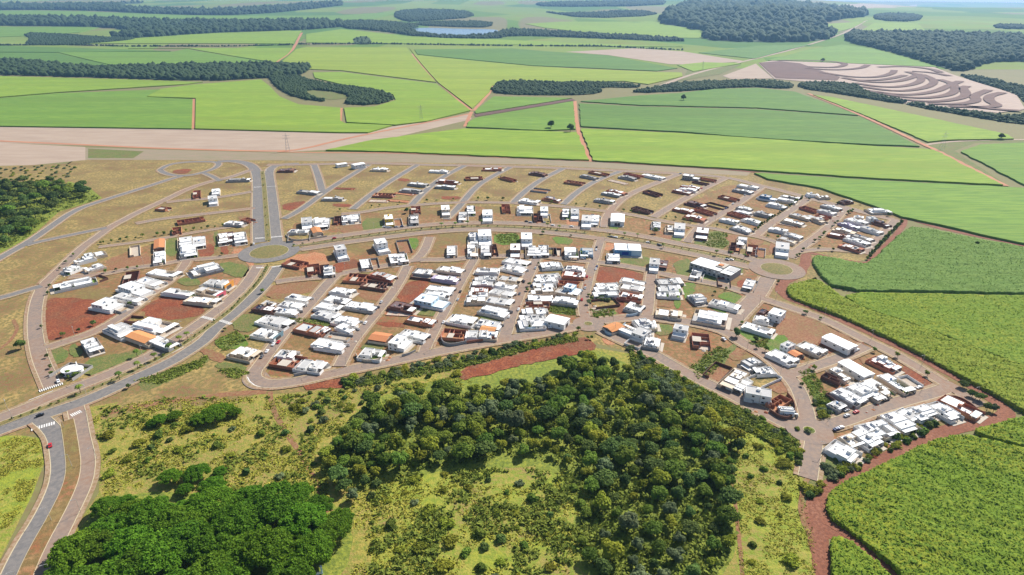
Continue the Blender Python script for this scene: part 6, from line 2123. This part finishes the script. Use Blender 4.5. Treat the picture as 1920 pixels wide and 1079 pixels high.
CARS = T(900, 280, Z5, [735, 778, 510, 748, 470, 738, 925, 790, 1330, 893, 1372, 898]) + T(600, 280, Z5, [145, 908, 775, 795, 828, 790, 650, 795, 708, 800]) \
    + T(900, 460, Z5, [445, 378, 290, 732, 800, 828, 715, 842, 1082, 328, 1062, 442, 1182, 225, 1172, 250, 1030, 145, 1180, 30, 1175, 55, 400, 500, 390, 660, 1030, 560, 560, 240, 520, 420]) \
    + T(1200, 460, Z5, [925, 155, 880, 155, 200, 10, 845, 960]) + T(1200, 280, Z5, [190, 975, 80, 950, 622, 403, 410, 253, 870, 605, 940, 560, 1060, 470, 590, 420]) \
    + T(300, 640, Z5, [1085, 113, 1032, 168, 1150, 42, 1200, 20]) + T(600, 460, Z5, [620, 585, 568, 652, 460, 795, 1395, 560, 1420, 480, 1250, 790]) + T(1500, 640, 4.495, [440, 92, 480, 82, 470, 608, 392, 638, 305, 753, 342, 738, 390, 592, 720, 505, 1000, 400])
for i, (x, y) in enumerate(CARS):
    cn = ('white', 'silver', 'black', 'white', 'grey', 'white', 'red', 'silver', 'blue')[i % 9]
    car(x, y, cn, 'small %s car parked along the house streets' % cn, '%s cars parked on the streets' % cn)

# ------------------------------------------------------------------ street lamps
def lamp_meshes():
    p = MB(); p.cyl(0, 0, -.2, 8.5, .13, .08, 6)
    a = MB(); a.box(0, 2.2, -.05, .05, 8.3, 8.42)
    h = MB(); h.box(1.7, 2.6, -.16, .16, 8.2, 8.32)
    r = []
    for b, n, m in ((p, 'pole', M_conc), (a, 'arm', M_roofgr), (h, 'lamp_head', M_roofgr)):
        me = b.mesh(n); me.materials.append(m); r.append((n, me))
    return r
LM = lamp_meshes()
lamps = []
for ri, (pts, hw, o, kerb, paved, z) in enumerate(ROADS):
    if not kerb or hw < 3.2:
        continue
    q = resample(pts, 2)
    acc = 18.0
    Lf, _ = ribbon(q, hw + .9)
    for i in range(1, len(q)):
        acc += math.dist(q[i], q[i - 1])
        if acc > 38:
            if on_road(Lf[i], None, .3):
                continue
            acc = 0
            d = (Vector(q[i]) - Vector(Lf[i])); 
            lamps.append((Lf[i], math.atan2(d.y, d.x), o['label']))
lamps.sort(key=lambda l: l[0][0] ** 2 + l[0][1] ** 2)
for (p, a, lb) in lamps[:150]:
    e = empty('street_lamp', (p[0], p[1], .2), a)
    for n, me in LM:
        link(n, me, None, e)
    s = ' '.join(lb.split()[:11])
    tag(e, 'street lamp on the ' + s, 'street lamp', 'lamps on the ' + s)

# ------------------------------------------------------------------ pylons, digger, gate pillar, sheds
def pylon(x, y, label, h=30):
    g = G(x, y)
    e = empty('power_pylon', g, R.uniform(-.3, .3))
    m = mat('galvanised_steel', (.35, .36, .37), None, None, rough=.5, metallic=.3)
    b = 3.0
    for sx in (-1, 1):
        for sy in (-1, 1):
            MB().cyl(sx * b, sy * b, 0, h, .16, .12, 4, -sx * (b - .5), -sy * (b - .5)).build('leg', m, e)
    for z in (h * .72, h * .86):
        MB().box(-6, 6, -.15, .15, z, z + .35).build('cross_arm', m, e)
    for k in range(6):
        z = h * k / 6; w = b - (b - .5) * k / 6 + .05
        MB().box(-w, w, -w - .06, -w + .06, z, z + .2).box(-w, w, w - .06, w + .06, z, z + .2).build('brace', m, e)
    tag(e, label, 'pylon')
pylon(540, 284, 'steel lattice pylon beside the orange dirt road')
pylon(790, 226, 'steel lattice pylon in the large cane field', 32)
pylon(1317, 133, 'steel lattice pylon near the tan stubble', 34)
pylon(1765, 280, 'steel lattice pylon by the pale farm road junction', 30)

def digger():
    g = G(937, 335)
    e = empty('excavator', g, .6)
    ym = mat('digger_yellow', (.62, .35, .02), None, None, rough=.5)
    MB().box(-1.8, 1.8, -1.4, -.8, 0, .8).build('crawler_track', M_door, e)
    MB().box(-1.8, 1.8, .8, 1.4, 0, .8).build('crawler_track', M_door, e)
    MB().box(-1.8, 1.0, -1.3, 1.3, .85, 1.9).build('body', ym, e)
    MB().box(-.2, 1.2, -1.25, -.2, 1.9, 3.0).build('cab', M_glass, e)
    MB().cyl(1.0, .3, 1.5, 4.4, .28, .2, 6, 2.4, 0).build('boom', ym, e)
    MB().cyl(3.4, .3, 1.0, 4.5, .2, .22, 6, .1, 0).build('dipper_arm', ym, e)
    MB().box(2.9, 3.9, -.2, .8, .3, 1.1).build('bucket', M_door, e)
    tag(e, 'yellow excavator working beside a brick shell', 'excavator')
digger()

def gate_pillar():
    g = G(604, 1076)
    e = empty('gate_pillar', g, .3)
    MB().box(-.35, .35, -.35, .35, 0, 4.2).build('shaft', M_palebl, e)
    MB().box(-.5, .5, -.5, .5, 4.2, 4.45).build('cap', M_white, e)
    MB().box(-3.0, -.36, -.15, .15, 0, 1.4).build('low_wall', M_white, e)
    tag(e, 'pale gate pillar with a low white wall under the domed trees', 'pillar')
gate_pillar()

# ------------------------------------------------------------------ air
hz = MB().box(-40000, 40000, -1500, 33000, -1.5, 620).build('haze', None)
vm = bpy.data.materials.new('haze_air'); vm.use_nodes = True
N = vm.node_tree.nodes; N.remove(N['Principled BSDF'])
pv = N.new('ShaderNodeVolumePrincipled')
pv.inputs['Color'].default_value = (.34, .62, 1.0, 1)
pv.inputs['Density'].default_value = 4.6e-5
pv.inputs['Anisotropy'].default_value = .25
vm.node_tree.links.new(pv.outputs[0], N['Material Output'].inputs['Volume'])
hz.data.materials.append(vm)
tag(hz, 'pale blue haze lying over the far fields', 'haze', None, 'stuff')
